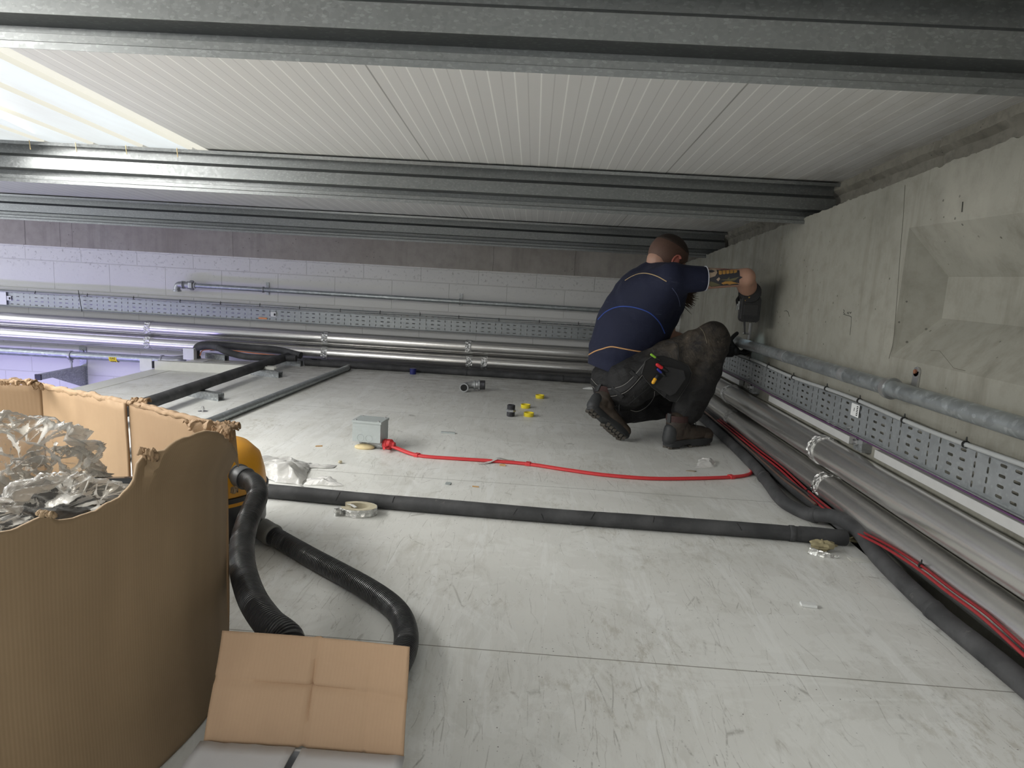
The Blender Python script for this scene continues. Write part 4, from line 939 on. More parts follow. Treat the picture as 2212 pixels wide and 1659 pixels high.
# ================================================================== torn cardboard box
M['card'] = m_card('brown_cardboard_weathered', (.30, .205, .115), (.37, .26, .155), (0, 1, 0), .0045)
M['cardi'] = m_card('brown_cardboard_inside', (.36, .235, .135), (.43, .295, .175), (.9, -.45, 0), .006)
M['cardf'] = m_card('kraft_flap', (.48, .315, .195), (.53, .355, .225), (1, 0, 0), .0055)
bxt = thing('cardboard_box', (-.85, 1.0, 0), 'big torn brown cardboard box full of plastic wrapping at left', 'box')
nearc = catm([(-.575, 1.235, 0), (-.545, 1.14, 0), (-.530, 1.05, 0), (-.538, .95, 0), (-.56, .86, 0), (-.60, .76, 0), (-.66, .66, 0), (-.75, .57, 0), (-.86, .50, 0)], 12)
topline = [(560, 1010), (508, 1018), (500, 990), (470, 960), (430, 932), (400, 926), (372, 936), (340, 950), (318, 975), (296, 1000), (292, 1030), (280, 1055), (240, 1085), (190, 1110), (135, 1124), (118, 1122), (105, 1110), (84, 1118), (60, 1130), (30, 1142), (0, 1152), (-200, 1200), (-900, 1300)][::-1]
def top_z(x, y, line):
    # height at which a vertical line through (x, y) meets the torn edge
    lo, hi = .05, .75
    for _ in range(30):
        m = (lo+hi)/2; u, v = pr((x, y, m)); vt_ = np.interp(u, [p[0] for p in line], [p[1] for p in line])
        if v > vt_: lo = m
        else: hi = m
    return m
def wallmesh(curve, zt, name, mat, nz=24, th=.005, bulge=0., parent=bxt, foot=0., foldf=None):
    P, s = resamp(curve, .006); n = len(P); vs = []; nrm = []
    for i in range(n):
        d = P[min(i+1, n-1)]-P[max(i-1, 0)]; nn = np.array([d[1], -d[0], 0]); nn /= np.linalg.norm(nn); nrm.append(nn)
    for j in range(nz+1):
        for i in range(n):
            x, y = P[i][0], P[i][1]; z1 = zt[i] if hasattr(zt, '__len__') else zt(x, y, s[i])
            t_ = j/nz; z = .002+(z1-.002)*t_
            o = bulge*math.sin(PI*t_)-(foldf(x, y, z) if foldf else 0)+.003*mnoise.noise(Vector((s[i]*7, z*5, 3)))+foot*max(0, 1-t_*5)
            vs.append((x+nrm[i][0]*o, y+nrm[i][1]*o, z))
    g = G(); g.add(vs, [(j*n+i, j*n+i+1, (j+1)*n+i+1, (j+1)*n+i) for j in range(nz) for i in range(n-1)])
    o = g.build(name, mat, parent, smooth=50); solid(o, th, 0); return o
def jag(s, a=.004): return a*(mnoise.noise(Vector((s*60, 1, 7)))+.6*mnoise.noise(Vector((s*170, 4, 7))))
crease = [(-500, 700), (290, 700), (318, 1056), (345, 1046), (434, 1037), (507, 1022), (900, 1000)]
def ff(x, y, z):
    u, v = pr((x, y, z))
    if u < 318: return 0
    zf = top_z(x, y, crease); return max(0, z-zf)*.42
fr = wallmesh(nearc, lambda x, y, s: top_z(x, y, topline)+jag(s, .0025), 'front_panel', M['card'], 60, .005, .006, foldf=ff)
# back panels (inside faces seen)
c0, c1, c2, c3 = (-.575, 1.235), (-.885, 1.43), (-1.21, 1.60), (-1.50, 1.35)
def btop(u, v, c): return py(u, v, c[1])[2]
zc0, zc1, zc2 = btop(508, 925, c0), btop(300, 868, c1), btop(62, 828, c2)
def lerpwall(a, b, za, zb_, name, seed, th=.005, crx=0):
    pts = [(a[0]+(b[0]-a[0])*k/10, a[1]+(b[1]-a[1])*k/10, 0) for k in range(11)]; L_ = math.dist(a, b)
    return wallmesh(pts, lambda x, y, s: za+(zb_-za)*s/L_+jag(s+seed, .003)+.006*mnoise.noise(Vector((s*12, seed, 0))), name, M['cardi'], 24, th, .004)
lerpwall((c0[0]-.01, c0[1]+.012), c1, zc0, zc1, 'back_panel', 3)
lerpwall((c1[0]-.004, c1[1]-.006), c2, zc1-.004, zc2, 'back_panel', 8)
lerpwall(c2, (-1.6, 1.45), zc2-.004, zc2+.02, 'side_panel', 14)
lerpwall((-1.5, .9), (-.86, .50), .5, .38, 'side_panel', 24) if 0 else None
# rolled fold-over lips on the back edge
def lip(a, b, za, zb_, r, seed):
    g = G(); n = 90; pts = []; rs = []
    for k in range(n+1):
        t_ = k/n; e = .004*mnoise.noise(Vector((t_*9, seed, 1))); pts.append((a[0]+(b[0]-a[0])*t_, a[1]+(b[1]-a[1])*t_+e, za+(zb_-za)*t_+e-r*.6)); rs.append(r*(1+.3*mnoise.noise(Vector((t_*14, seed, 5)))))
    g.tube(pts, rs, 10, True, 1., lambda i, k: .22*mnoise.noise(Vector((i*.35, k*.9, seed)))); g.build('rolled_edge', M['cardi'], bxt, smooth=45)
lip(c1, c2, zc1, zc2, .0075, 1); lip((c0[0], c0[1]+.01), c1, zc0, zc1, .006, 2)
# outward folded flap along the right part of the back edge
g = G(); vs = []; nn_ = 30
a3, b3 = np.array([c0[0], c0[1], zc0]), np.array([c1[0]+.01, c1[1], zc1]); outv = np.array([.42, .82, 0]); outv /= np.linalg.norm(outv)
for j in range(5):
    for k in range(nn_+1):
        t_ = k/nn_; p = a3*(1-t_)+b3*t_+outv*(.028*j/4*(1-.35*t_))+np.array([0, 0, -.010*(j/4)**2+.0015*math.sin(k*1.9)])
        vs.append(tuple(p))
g.add(vs, [(j*(nn_+1)+k, j*(nn_+1)+k+1, (j+1)*(nn_+1)+k+1, (j+1)*(nn_+1)+k) for j in range(4) for k in range(nn_)]); solid(g.build('folded_flap', M['cardi'], bxt, smooth=60), .004, 0)
# torn crumpled corner pieces
def torn(u, v, y, r, seed, sq=(1, .5, .7), name='torn_corner', mat='cardi'):
    """a small ragged tongue of board: curled, creased and frayed along its edge"""
    q = py(u, v, y); g = G(); na, nb = 26, 14; vs = []; rr_ = random.Random(seed); ph = rr_.random()*6
    for j in range(nb+1):
        for i in range(na+1):
            a_, b_ = i/na*2-1, j/nb; e = .25*mnoise.noise(Vector((i*.9, seed, 2)))*b_
            x = a_*r*sq[0]; d_ = (b_+e)*1.5; z = r*sq[2]*(math.sin(d_*1.7+ph*.2)-.4); yy_ = -r*sq[1]*(math.cos(d_*1.7)-.5)
            w = Vector((i*.22, j*.3, seed)); x += .25*r*mnoise.noise(w); z += .35*r*mnoise.noise(w+Vector((5, 1, 0))); yy_ += .4*r*mnoise.noise(w+Vector((2, 7, 0)))
            vs.append((q[0]+x, q[1]+yy_, q[2]+z))
    g.add(vs, [(j*(na+1)+i, j*(na+1)+i+1, (j+1)*(na+1)+i+1, (j+1)*(na+1)+i) for j in range(nb) for i in range(na)])
    solid(g.build(name, M[mat], bxt, smooth=30), .003, 0)
torn(455, 928, 1.20, .030, 3, (1.3, .6, .55)); torn(420, 918, 1.22, .018, 5, (1.1, .6, .7)); torn(478, 945, 1.19, .020, 8, (.8, .6, 1.4)); torn(500, 920, 1.25, .014, 9, (1, .6, .8))
torn(318, 985, .90, .012, 12, (.9, .6, 1.4)); torn(302, 868, 1.42, .016, 14, (1.2, .7, .6)); torn(98, 1114, .66, .008, 17, (1., .6, .8), mat='card'); torn(310, 880, 1.40, .010, 19)
torn(505, 1062, 1.20, .010, 21, (.4, .5, 1.2), mat='card')
torn(45, 826, 1.55, .018, 31, (1.6, .7, .5)); torn(75, 835, 1.56, .014, 33, (1, .7, 1.2)); torn(15, 828, 1.5, .02, 35, (1.6, .7, .5))
# dark slot of the open far corner
g = G(); a, b = py(484, 935, 1.26), py(508, 928, 1.27); c, d = py(516, 1010, 1.27), py(497, 985, 1.26)
g.add([a, b, c, d], [(0, 1, 2, 3)]); solid(g.build('corner_flap', M['card'], bxt), .004, 0)
# contents
def blobsheet(name, c, r, mat, label, seed, sq=.6):
    g = G(); g.ell((0, 0, 0), (1, 1, 1), None, 110, 64); out = []
    for p in g.v:
        p = Vector(p); n = p.normalized(); wv = mnoise.noise_vector(n*1.3+Vector((seed, 2, 4)))*.5; m_ = n+wv
        f = 1+.28*mnoise.noise(m_*1.5+Vector((seed, 3, 1)))+.22*(1-abs(mnoise.noise(m_*2.2+Vector((seed, 1, 9))))*3.2)+.07*(1-abs(mnoise.noise(m_*5+Vector((seed, 6, 2))))*3)
        out.append((c[0]+p.x*f*r[0], c[1]+p.y*f*r[1], c[2]+p.z*f*r[2]))
    g.v = out; return g.build(name, mat, label=label, cat='plastic wrapping', group='plastic wrapping in the torn box', smooth=180)
cA = py(20, 985, 1.10); blobsheet('plastic_wrapping', (cA[0], 1.10, cA[2]-.03), (.13, .10, .085), M['clear'], 'large crumpled clear plastic wrapping at the left of the torn box', 1)
cB = py(120, 1000, 1.12); blobsheet('plastic_wrapping', (cB[0], 1.12, cB[2]-.035), (.065, .08, .05), M['clear'], 'smaller glossy clear plastic lobe reaching right inside the torn box', 2)
cC = py(75, 1095, .86); blobsheet('plastic_wrapping', (cC[0], .90, cC[2]-.03), (.075, .10, .045), M['clear'], 'clear bag lying over the black tray at the front of the torn box', 3)
# black plastic tray in the box
tq = py(215, 1075, 1.02); tt = thing('plastic_tray', (tq[0], 1.02, tq[2]-.05), 'shiny black plastic tray lying inside the torn cardboard box', 'tray')
g = G(); Rz = Matrix.Rotation(math.radians(16), 3, 'Z')
def rr_loop(w, d, r, z, n=6):
    out = []
    for sx, sy, a0 in ((1, 1, 0), (-1, 1, PI/2), (-1, -1, PI), (1, -1, 3*PI/2)):
        for k in range(n+1): a_ = a0+PI/2*k/n; out.append(Vector((sx*(w/2-r)+r*math.cos(a_), sy*(d/2-r)+r*math.sin(a_), z)))
    return out
loops = [(.21, .17, .03, 0), (.21, .17, .03, .004), (.185, .145, .024, .005), (.178, .138, .022, -.003), (.165, .125, .02, -.004), (.15, .11, .016, -.035), (.0, .0, 0, -.035)]
tcn = V3((tq[0]-.045, 1.03, tq[2]-.002)); vs = []; m_ = 28
for w, d, r, z in loops: vs += [tcn+Rz @ p for p in rr_loop(w, d, r, z)]
fs = [(i*m_+k, i*m_+(k+1) % m_, (i+1)*m_+(k+1) % m_, (i+1)*m_+k) for i in range(len(loops)-1) for k in range(m_)]; g.add(vs, fs)
lo_ = [(.21, .17, .03, 0), (.205, .165, .03, -.02), (.18, .14, .02, -.05)]; vs = []
for w, d, r, z in lo_: vs += [tcn+Rz @ p for p in rr_loop(w, d, r, z)]
g.add(vs, [(i*m_+k, i*m_+(k+1) % m_, (i+1)*m_+(k+1) % m_, (i+1)*m_+k) for i in range(2) for k in range(m_)]); g.build('tray_shell', plain('glossy_black_plastic', (.012, .012, .014), .12), tt, smooth=40)
g = G(); g.box(tcn+Vector((0, 0, -.03)), (.004, .10, .02), Rz); g.build('divider_rib', M['black'], tt)
# rest of the contents: dark fill so the box is not empty
g = G(); g.ell((-.95, 1.05, .20), (.30, .34, .12)); vs = []
for p in g.v: vs.append((p[0], p[1], p[2]+.02*mnoise.noise(Vector(p)*9)))
g.v = vs; g.build('packing_material', plain('dark_packing', (.06, .055, .05), .7), label='dark jumble of packing deep inside the torn cardboard box', cat='packing', smooth=40)

# ================================================================== small open box in front
sb = thing('cardboard_box', (-.29, .70, 0), 'small white-printed cardboard box with its kraft flap standing open', 'box')
bw0, bw1, yb = -.437, -.150, .855; zt_ = .104; yf = .57
g = G(); t_ = .004
g.bx((bw0, yb-t_, .001), (bw1, yb, zt_)); g.build('back_wall', M['cardw'], sb)
g = G(); g.bx((bw0, yf, .001), (bw0+t_, yb-t_, zt_)); g.build('side_wall', M['cardw'], sb)
g = G(); g.bx((bw1-t_, yf, .001), (bw1, yb-t_, zt_)); g.build('side_wall', M['cardw'], sb)
g = G(); g.bx((bw0+t_, yf, .001), (bw1-t_, yf+t_, zt_)); g.build('front_wall', M['cardw'], sb)
g = G(); g.bx((bw0+t_, yf+t_, .001), (bw1-t_, yb-t_, .005)); g.build('box_base', M['cardw'], sb)
# standing flap with creases
nx_, nz_ = 60, 30; g = G(); vs = []
tl_, tr2 = py(481, 1362, .93), py(885, 1397, .93); bl, brr = np.array([bw0, yb, zt_]), np.array([bw1+.002, yb, zt_])
for j in range(nz_+1):
    for i in range(nx_+1):
        s, t2 = i/nx_, j/nz_; p = (bl*(1-s)+brr*s)*(1-t2)+(tl_*(1-s)+tr2*s)*t2
        sx = .5+.02*(t2-.5); cr_ = math.exp(-((s-sx)/.010)**2)*.0065+math.exp(-((t2-.55+.04*s)/.022)**2)*.0055+math.exp(-((s-.80)/.012)**2)*.002*(t2 < .75)
        cur = .004*math.sin(PI*s)-.002*math.sin(2*PI*t2)
        vs.append((p[0], p[1]+cr_+cur, p[2]))
g.add(vs, [(j*(nx_+1)+i, j*(nx_+1)+i+1, (j+1)*(nx_+1)+i+1, (j+1)*(nx_+1)+i) for j in range(nz_) for i in range(nx_)]); solid(g.build('flap', M['cardf'], sb, smooth=60, label='plain brown kraft inner face'), .0035, 0)
# closed side flaps, printed white
mid = (bw0+bw1)/2-.005
for sx, (xa, xb_) in enumerate(((bw0-.002, mid-.004), (mid+.006, bw1+.004))):
    g = G(); vs = []; n_ = 12
    for j in range(n_+1):
        for i in range(n_+1):
            s, t2 = i/n_, j/n_; inner = s if sx == 0 else 1-s
            x = xa+(xb_-xa)*s; y = (yb-.006)*(1-t2)+(yf+.004)*t2; z = zt_+.003+.006*inner*math.sin(PI*min(1, t2*1.2+.05))+.002*mnoise.noise(Vector((s*6, t2*6, sx)))
            vs.append((x, y, z))
    g.add(vs, [(j*(n_+1)+i, j*(n_+1)+i+1, (j+1)*(n_+1)+i+1, (j+1)*(n_+1)+i) for j in range(n_) for i in range(n_)]); solid(g.build('side_flap', M['cardw'], sb, smooth=60), .0035, 1)
# ================================================================== the crouching man
from mathutils.bvhtree import BVHTree
def J(u, v, y): return V3(py(u, v, y))
m_skin = NT('skin'); n = m_skin.noise(14, 5); M['skin'] = m_skin.set(m_skin.mix(n, (.44, .245, .175), (.53, .31, .225)), .5)
def m_shirt():
    t = NT('navy_slub_jersey'); n = t.noise(3, 3)
    c = t.mix(n, (.0055, .008, .026), (.009, .013, .042))
    sl = t.noise(10, 3, .5, t.map((2.2, 2.2, 46), (0, .12, 0))); ms = t.ramp(t.noise(5, 2, .5, t.map((1, 1, 3))), [(.45, 0), (.6, 1)])
    c = t.mix(t.math('MULTIPLY', t.ramp(sl, [(.69, 0), (.73, .8)]), ms), c, (.10, .115, .16))
    t.bump(t.math('ADD', t.noise(9, 4, .6), t.math('MULTIPLY', t.noise(200, 2), .1)), .5, .012)
    return t.set(c, .85)
def m_trou():
    t = NT('black_work_trousers'); n = t.noise(8, 6, .7); d = t.dist(tuple(J(1500, 722, 3.2)))
    near = t.ramp(t.math('MULTIPLY', d, 1.), [(.06, 1), (.27, 0)])
    c = t.mix(n, (.005, .005, .0055), (.011, .0105, .011))
    dust_sheen = t.math('MULTIPLY', near, t.ramp(t.noise(9, 7, .75, None, .6), [(.38, 0), (.62, .9)]))  # knee dust, strengthened to paint in the highlight on the knee
    c = t.mix(dust_sheen, c, (.095, .075, .055))
    sp = t.math('MULTIPLY', near, t.ramp(t.noise(24, 5, .7), [(.64, 0), (.70, .8)]))
    c = t.mix(sp, c, (.22, .19, .15))
    t.bump(t.math('ADD', t.noise(7, 4, .6, None, 1.2), t.math('MULTIPLY', t.noise(30, 4), .2)), .6, .02)
    return t.set(c, .75)
def m_boot():
    t = NT('scuffed_brown_leather'); n = t.noise(12, 6, .7)
    c = t.mix(t.ramp(n, [(.35, 0), (.7, 1)]), (.030, .023, .018), (.085, .062, .045))
    t.bump(t.noise(25, 5), .3, .004); return t.set(c, .6)
def m_hair():
    t = NT('cropped_dark_hair'); c = t.mix(t.noise(120, 3), (.025, .016, .012), (.06, .04, .03)); t.bump(t.noise(300, 2), .6, .002); return t.set(c, .8)
M['shirt'] = m_shirt(); M['trou'] = m_trou(); M['boot'] = m_boot(); M['hair'] = m_hair()
M['fade'] = plain('shaved_hair_skin', (.135, .075, .055), .7, nz=.25, sc=200)
M['glove'] = plain('black_work_glove', (.012, .012, .013), .65, nz=.3); M['sole'] = plain('dusty_boot_sole', (.085, .075, .062), .8, nz=.4, sc=40)
M['rubber'] = plain('charcoal_boot_rubber', (.032, .034, .036), .6, nz=.3); M['dcloth'] = plain('black_canvas', (.020, .020, .021), .8, nz=.3)
person_loc = pz(1420, 965)
SHR, ELR, WRR = J(1452, 603, 3.20), J(1606, 600, 3.22), J(1622, 634, 3.34)
SHL, ELL, WRL = J(1448, 600, 3.58), J(1440, 728, 3.62), J(1560, 757, 3.64)
PEL, CH = J(1343, 826, 3.42), J(1400, 652, 3.45)
HR, KR, AR = J(1362, 825, 3.30), J(1533, 742, 3.27), J(1479, 912, 3.28)
HL, KL, AL = J(1362, 835, 3.50), J(1492, 862, 3.60), J(1322, 898, 3.38)
HD = J(1441, 560, 3.46)
hf = Vector((.80, .38, -.46)).normalized()                       # the way the head faces
hl = Vector((0, 0, 1)).cross(hf).normalized(); hu = hf.cross(hl) # its left and up
HM = Matrix((hf, hl, hu)).transposed()
def hp(x, y, z): return HD+HM @ Vector((x, y, z))
g = G()
g.ell(hp(-.005, 0, .02), (.100, .078, .095), HM, 28, 18)         # skull
g.ell(hp(.035, 0, -.045), (.062, .058, .075), HM)                # face
g.cap(hp(.06, -.02, -.095), hp(.06, .02, -.095), .028, .028)     # chin
g.cap(hp(.094, 0, -.005), hp(.108, 0, -.038), .010, .014)        # nose
for s_ in (-1, 1):
    g.cap(hp(.082, s_*.012, .012), hp(.078, s_*.042, .012), .011, .010)   # brow
    g.ell(hp(.072, s_*.036, -.030), (.022, .020, .018), HM)      # cheek
g.cap(hp(-.04, 0, -.03), J(1424, 600, 3.46), .062, .07)          # neck
g.cap(J(1420, 615, 3.46), CH, .12, .155); g.cap(CH, J(1360, 740, 3.43), .15, .13); g.cap(J(1360, 740, 3.43), PEL, .13, .13)
g.cap(J(1425, 612, 3.46), SHR, .08, .060); g.cap(J(1425, 612, 3.46), SHL, .08, .060)
el2 = ELR
g.cap(SHR, SHR.lerp(ELR, .5), .054, .050, 20); g.cap(SHR.lerp(ELR, .5), SHR.lerp(ELR, .85), .050, .043, 20); g.cap(SHR.lerp(ELR, .85), ELR, .043, .043, 20)
g.ell(ELR+Vector((.012, 0, .0)), (.044, .046, .047)); g.cap(ELR, ELR.lerp(WRR, .5)+Vector((0, 0, -.005)), .046, .045, 20); g.cap(ELR.lerp(WRR, .5), WRR, .045, .032)
g.cap(SHL, ELL, .050, .042); g.cap(ELL, WRL, .043, .030)
g.cap(HR, KR, .085, .06); g.cap(KR, KR.lerp(AR, .82), .058, .045); g.cap(HL, KL, .085, .06); g.cap(KL, KL.lerp(AL, .85), .058, .04)
person = g.build('person', M['skin'], label='bearded man in a navy shirt and black work trousers crouching at the right wall with a cordless driver', cat='person', origin=person_loc)
remesh(person, .006, 3, .5)
person['label'] = 'bearded man in navy shirt and black work trousers crouching at the right wall'
# ears, eyes, mouth
for s_ in (-1, 1):
    g = G(); ec = hp(.0, s_*.083, -.012); eM = HM @ Matrix.Rotation(s_*.35, 3, 'Z')
    for k in range(14):
        a0, a1 = -1.9+k*.30, -1.9+(k+1)*.30
        g.cap(ec+eM @ Vector((-.019*math.cos(a0), s_*.006, .030*math.sin(a0))), ec+eM @ Vector((-.019*math.cos(a1), s_*.006, .030*math.sin(a1))), .0052, .0052, 8, 2)
    g.ell(ec, (.016, .006, .027), eM); g.cap(ec+eM @ Vector((.004, 0, -.022)), ec+eM @ Vector((.004, 0, -.030)), .007, .006, 8)
    e = g.build('ear', plain('reddened_skin', (.50, .16, .12), .5), person); remesh(e, .0022, 2); e['label'] = 'reddened ear'
    g = G(); g.ell(hp(.086, s_*.030, -.004), (.012, .013, .011), HM); g.build('eye', plain('eye_white', (.7, .68, .65), .2), person, smooth=60)
g = G(); g.cap(hp(.099, -.018, -.072), hp(.099, .018, -.072), .005, .005); g.build('mouth', plain('lips', (.38, .16, .13), .5), person, smooth=60)
# hair: cropped cap, darker crown, faded sides
def cap_mesh(sc, zmin, name, mat, lab):
    g = G(); g.ell((0, 0, 0), (.103*sc, .081*sc, .098*sc), None, 48, 30); f2 = []
    c = [Vector(p) for p in g.v]
    for f in g.f:
        m_ = sum((c[i] for i in f), Vector())/len(f)
        if m_.z+m_.x*-.0 > zmin(m_.x, m_.y): f2.append(f)
    g.f = f2; g.v = [tuple(hp(p.x-.005, p.y, p.z+.02)) for p in c]
    o = g.build(name, mat, person, smooth=80, label=lab); solid(o, .003, 0); return o
cap_mesh(1.03, lambda x, y: -.2 if x < .0 else -.06+(.9*x), 'faded_hair', M['fade'], 'closely shaved back and sides')
cap_mesh(1.055, lambda x, y: .018+.25*abs(y)+(.25*x if x > 0 else -.22*x), 'cropped_hair', M['hair'], 'darker cropped hair on the crown')
# beard: many fine curved strands
g = G(); root = hp(.062, 0, -.095); rr_ = random.Random(3)
tip0 = J(1492, 640, 3.52)
for k in range(420):
    s_ = Vector((rr_.gauss(0, .017), rr_.gauss(0, .030), rr_.gauss(0, .014))); p0 = root+HM @ s_
    tip = J(1492+rr_.gauss(0, 6.5), 638+rr_.gauss(0, 13), 3.53+rr_.gauss(0, .02)); m_ = p0.lerp(tip, .55)+Vector((rr_.gauss(0, .010), rr_.gauss(0, .010), -.012))
    g.tube(catm([p0, m_, tip], 4), [.0014]*8+[.0005], 4)
g.ell(root+Vector((.0, 0, -.03)), (.034, .038, .055)); g.ell(J(1485, 626, 3.52), (.030, .03, .036))
g.build('beard', plain('brown_beard_hair', (.085, .05, .03), .8, nz=.4, sc=90), person, smooth=80)
# shirt
g = G()
def seg(a, b, r0, r1, **k): g.cap(a, b, r0, r1, 24, 5, **k)
T = [(J(1333, 792, 3.42), .148), (J(1341, 757, 3.42), .160), (J(1368, 705, 3.43), .190), (J(1396, 655, 3.45), .183), (J(1418, 620, 3.46), .135)]
for (a, r0), (b, r1) in zip(T[:-1], T[1:]): seg(a, b, r0, r1, sq=((0, 1, 0), 1.0))
SLR = SHR.lerp(ELR, .47); 
g.cap(J(1418, 616, 3.44), SHR, .115, .070, 24); g.tube([SHR-(ELR-SHR)*.1, SHR.lerp(ELR, .2), SLR], [.074, .064, .056], 24)
g.cap(J(1392, 648, 3.36), SHR, .145, .078, 24); g.cap(J(1432, 650, 3.40), SHR, .115, .074, 24); g.cap(J(1380, 690, 3.40), SHR.lerp(J(1392, 648, 3.36), .5), .15, .11, 24)
g.cap(J(1425, 612, 3.46), SHL, .11, .075, 24); g.tube([SHL, SHL.lerp(ELL, .5)], [.07, .062], 24)
# hem: flat cut skirt of the shirt
g.tube([J(1340, 760, 3.42), J(1331, 800, 3.42), J(1329, 812, 3.42)], [.155, .146, .146], 32)
shirt = g.build('shirt', M['shirt'], person); remesh(shirt, .007, 14, .6)
# keep the hem open: trim whatever the end caps pushed below the hem plane
bm = bmesh.new(); bm.from_mesh(shirt.data); iw = shirt.matrix_world.inverted()
hemc = iw @ J(1330, 806, 3.42); hemn = Vector((-.30, -.05, -1)).normalized()
bmesh.ops.bisect_plane(bm, geom=bm.verts[:]+bm.edges[:]+bm.faces[:], plane_co=hemc, plane_no=hemn, clear_outer=True)
for v_ in bm.verts:
    w = shirt.matrix_world @ v_.co; k_ = mnoise.noise(w*7); k2 = mnoise.noise(Vector((w.x*5, w.y*5, w.z*22)))
    v_.co += v_.normal*(.006*k_+.004*k2)
bm.to_mesh(shirt.data); bm.free(); solid(shirt, .003, 1)
# trousers
g = G()
g.ell(J(1341, 830, 3.42), (.158, .175, .125), Matrix.Rotation(.35, 3, 'Y')); g.cap(J(1343, 800, 3.42), PEL, .128, .150, 24)
g.cap(HR, HR.lerp(KR, .5), .125, .112, 24); g.cap(HR.lerp(KR, .5), KR, .112, .092, 24); g.ell(KR+Vector((.005, 0, .012)), (.092, .088, .095))
g.cap(KR, KR.lerp(AR, .45)+Vector((.005, 0, 0)), .092, .092, 24); g.cap(KR.lerp(AR, .45)+Vector((.005, 0, 0)), AR+Vector((.005, 0, .066)), .092, .074, 24)
g.cap(HL, KL, .12, .088, 24); g.cap(KL, AL.lerp(KL, .12), .085, .055, 24)
trou = g.build('trousers', M['trou'], person); remesh(trou, .007, 7, .6)
bm = bmesh.new(); bm.from_mesh(trou.data)
for v_ in bm.verts:
    w = trou.matrix_world @ v_.co; k_ = 1-abs(mnoise.noise(Vector((w.x*9, w.y*9, w.z*14)))*2.2); k2 = mnoise.noise(w*25)
    v_.co += v_.normal*(.009*k_-.004+.003*k2)
bm.to_mesh(trou.data); bm.free()
# ---- surface drawing helper: send pixels' rays from the eye to the cloth and lay trims on what they meet
dgp = bpy.context.evaluated_depsgraph_get(); dgp.update()
def bvh(*os_):
    vs, fs = [], []
    for o in os_:
        me = o.evaluated_get(dgp).to_mesh(); b_ = len(vs); vs += [o.matrix_world @ v.co for v in me.vertices]; fs += [tuple(i+b_ for i in p.vertices) for p in me.polygons]
    return BVHTree.FromPolygons(vs, fs)
BV = {'shirt': bvh(shirt), 'trou': bvh(trou), 'skin': bvh(person)}
def hit(w, u, v, off=.001):
    d = V3(ray(u, v)).normalized(); h = BV[w].ray_cast(V3(C0), d)
    return None if h[0] is None else h[0]-d*off
def seam(w, pxs, r, name, mat, label=None, parent=person, n=10, off=.0005):
    P = [hit(w, *p, off) for p in catm([(a, b, 0) for a, b in pxs], n) for p in [(p[0], p[1])]]; P = [p for p in P if p is not None]
    if len(P) < 3: return None
    P = [P[0]]+[(P[i-1]+P[i]*2+P[i+1])/4 for i in range(1, len(P)-1)]+[P[-1]]
    g = G(); g.tube(P, r, 8); return g.build(name, mat, parent, smooth=80, label=label)
def decal(w, poly, name, mat, parent=person, step=1.0, off=.0012, label=None):
    us = [p[0] for p in poly]; vs_ = [p[1] for p in poly]
    # fan of rings from the centroid, dense enough to follow the surface
    cu, cv = sum(us)/len(us), sum(vs_)/len(vs_); N = []; K = 6
    bp_ = []
    for i in range(len(poly)):
        a, b = poly[i], poly[(i+1) % len(poly)]; m_ = max(1, int(math.dist(a, b)/3))
        bp_ += [(a[0]+(b[0]-a[0])*k/m_, a[1]+(b[1]-a[1])*k/m_) for k in range(m_)]
    vs, ok = [], True; c = hit(w, cu, cv, off)
    if c is None: return
    g = G(); L_ = len(bp_); last = c
    for k in range(1, K+1):
        for u, v in bp_:
            h = hit(w, cu+(u-cu)*k/K, cv+(v-cv)*k/K, off)
            if h is None: h = last
            last = h; vs.append(h)
    fs = [(k*L_+i, k*L_+(i+1) % L_, (k+1)*L_+(i+1) % L_, (k+1)*L_+i) for k in range(K-1) for i in range(L_)]
    vs.append(c); fs += [(len(vs)-1, i, (i+1) % L_) for i in range(L_)]
    g.add(vs, fs); o = g.build(name, mat, parent, smooth=180, label=label); return o
st_o = plain('orange_stripe', (.62, .34, .15), .8); st_b = plain('royal_blue_stripe', (.03, .07, .32), .8); st_g = plain('grey_blue_seam', (.10, .12, .22), .8)
seam('shirt', [(1269, 768), (1285, 759), (1300, 754), (1320, 749), (1345, 753), (1372, 758), (1393, 761)], .0034, 'orange_stripe', st_o, 'orange stripe across the lower back')
seam('shirt', [(1292, 690), (1308, 674), (1330, 664), (1352, 662), (1378, 666), (1405, 677), (1425, 697), (1436, 720)], .0030, 'blue_stripe', st_b, 'royal blue stripe across the back')
seam('shirt', [(1350, 606), (1365, 597), (1382, 591), (1400, 591), (1420, 597), (1440, 608)], .0026, 'gold_stripe', plain('gold_stripe', (.42, .30, .16), .8), 'gold stripe across the shoulders')
seam('shirt', [(1452, 622), (1462, 636), (1467, 650), (1469, 662)], .0016, 'side_seam', st_g)
for a, b in (((1450, 775), (1310, 790)), ): pass
# sleeve trim
ax_ = (ELR-SHR).normalized(); g = G(); c = SLR-ax_*.002
up_ = Vector((0, 0, 1)); a_ = (up_-ax_*up_.dot(ax_)).normalized(); b_ = ax_.cross(a_)
for col_, rr2, w_ in ((plain('white_piping', (.55, .56, .62), .7), .0565, 0),):
    pts = [c+a_*math.cos(t_)*rr2+b_*math.sin(t_)*rr2+ax_*w_ for t_ in np.linspace(0, 2*PI, 40)]
    g.tube(pts, .0026, 8); g.build('sleeve_trim', col_, person, smooth=80)
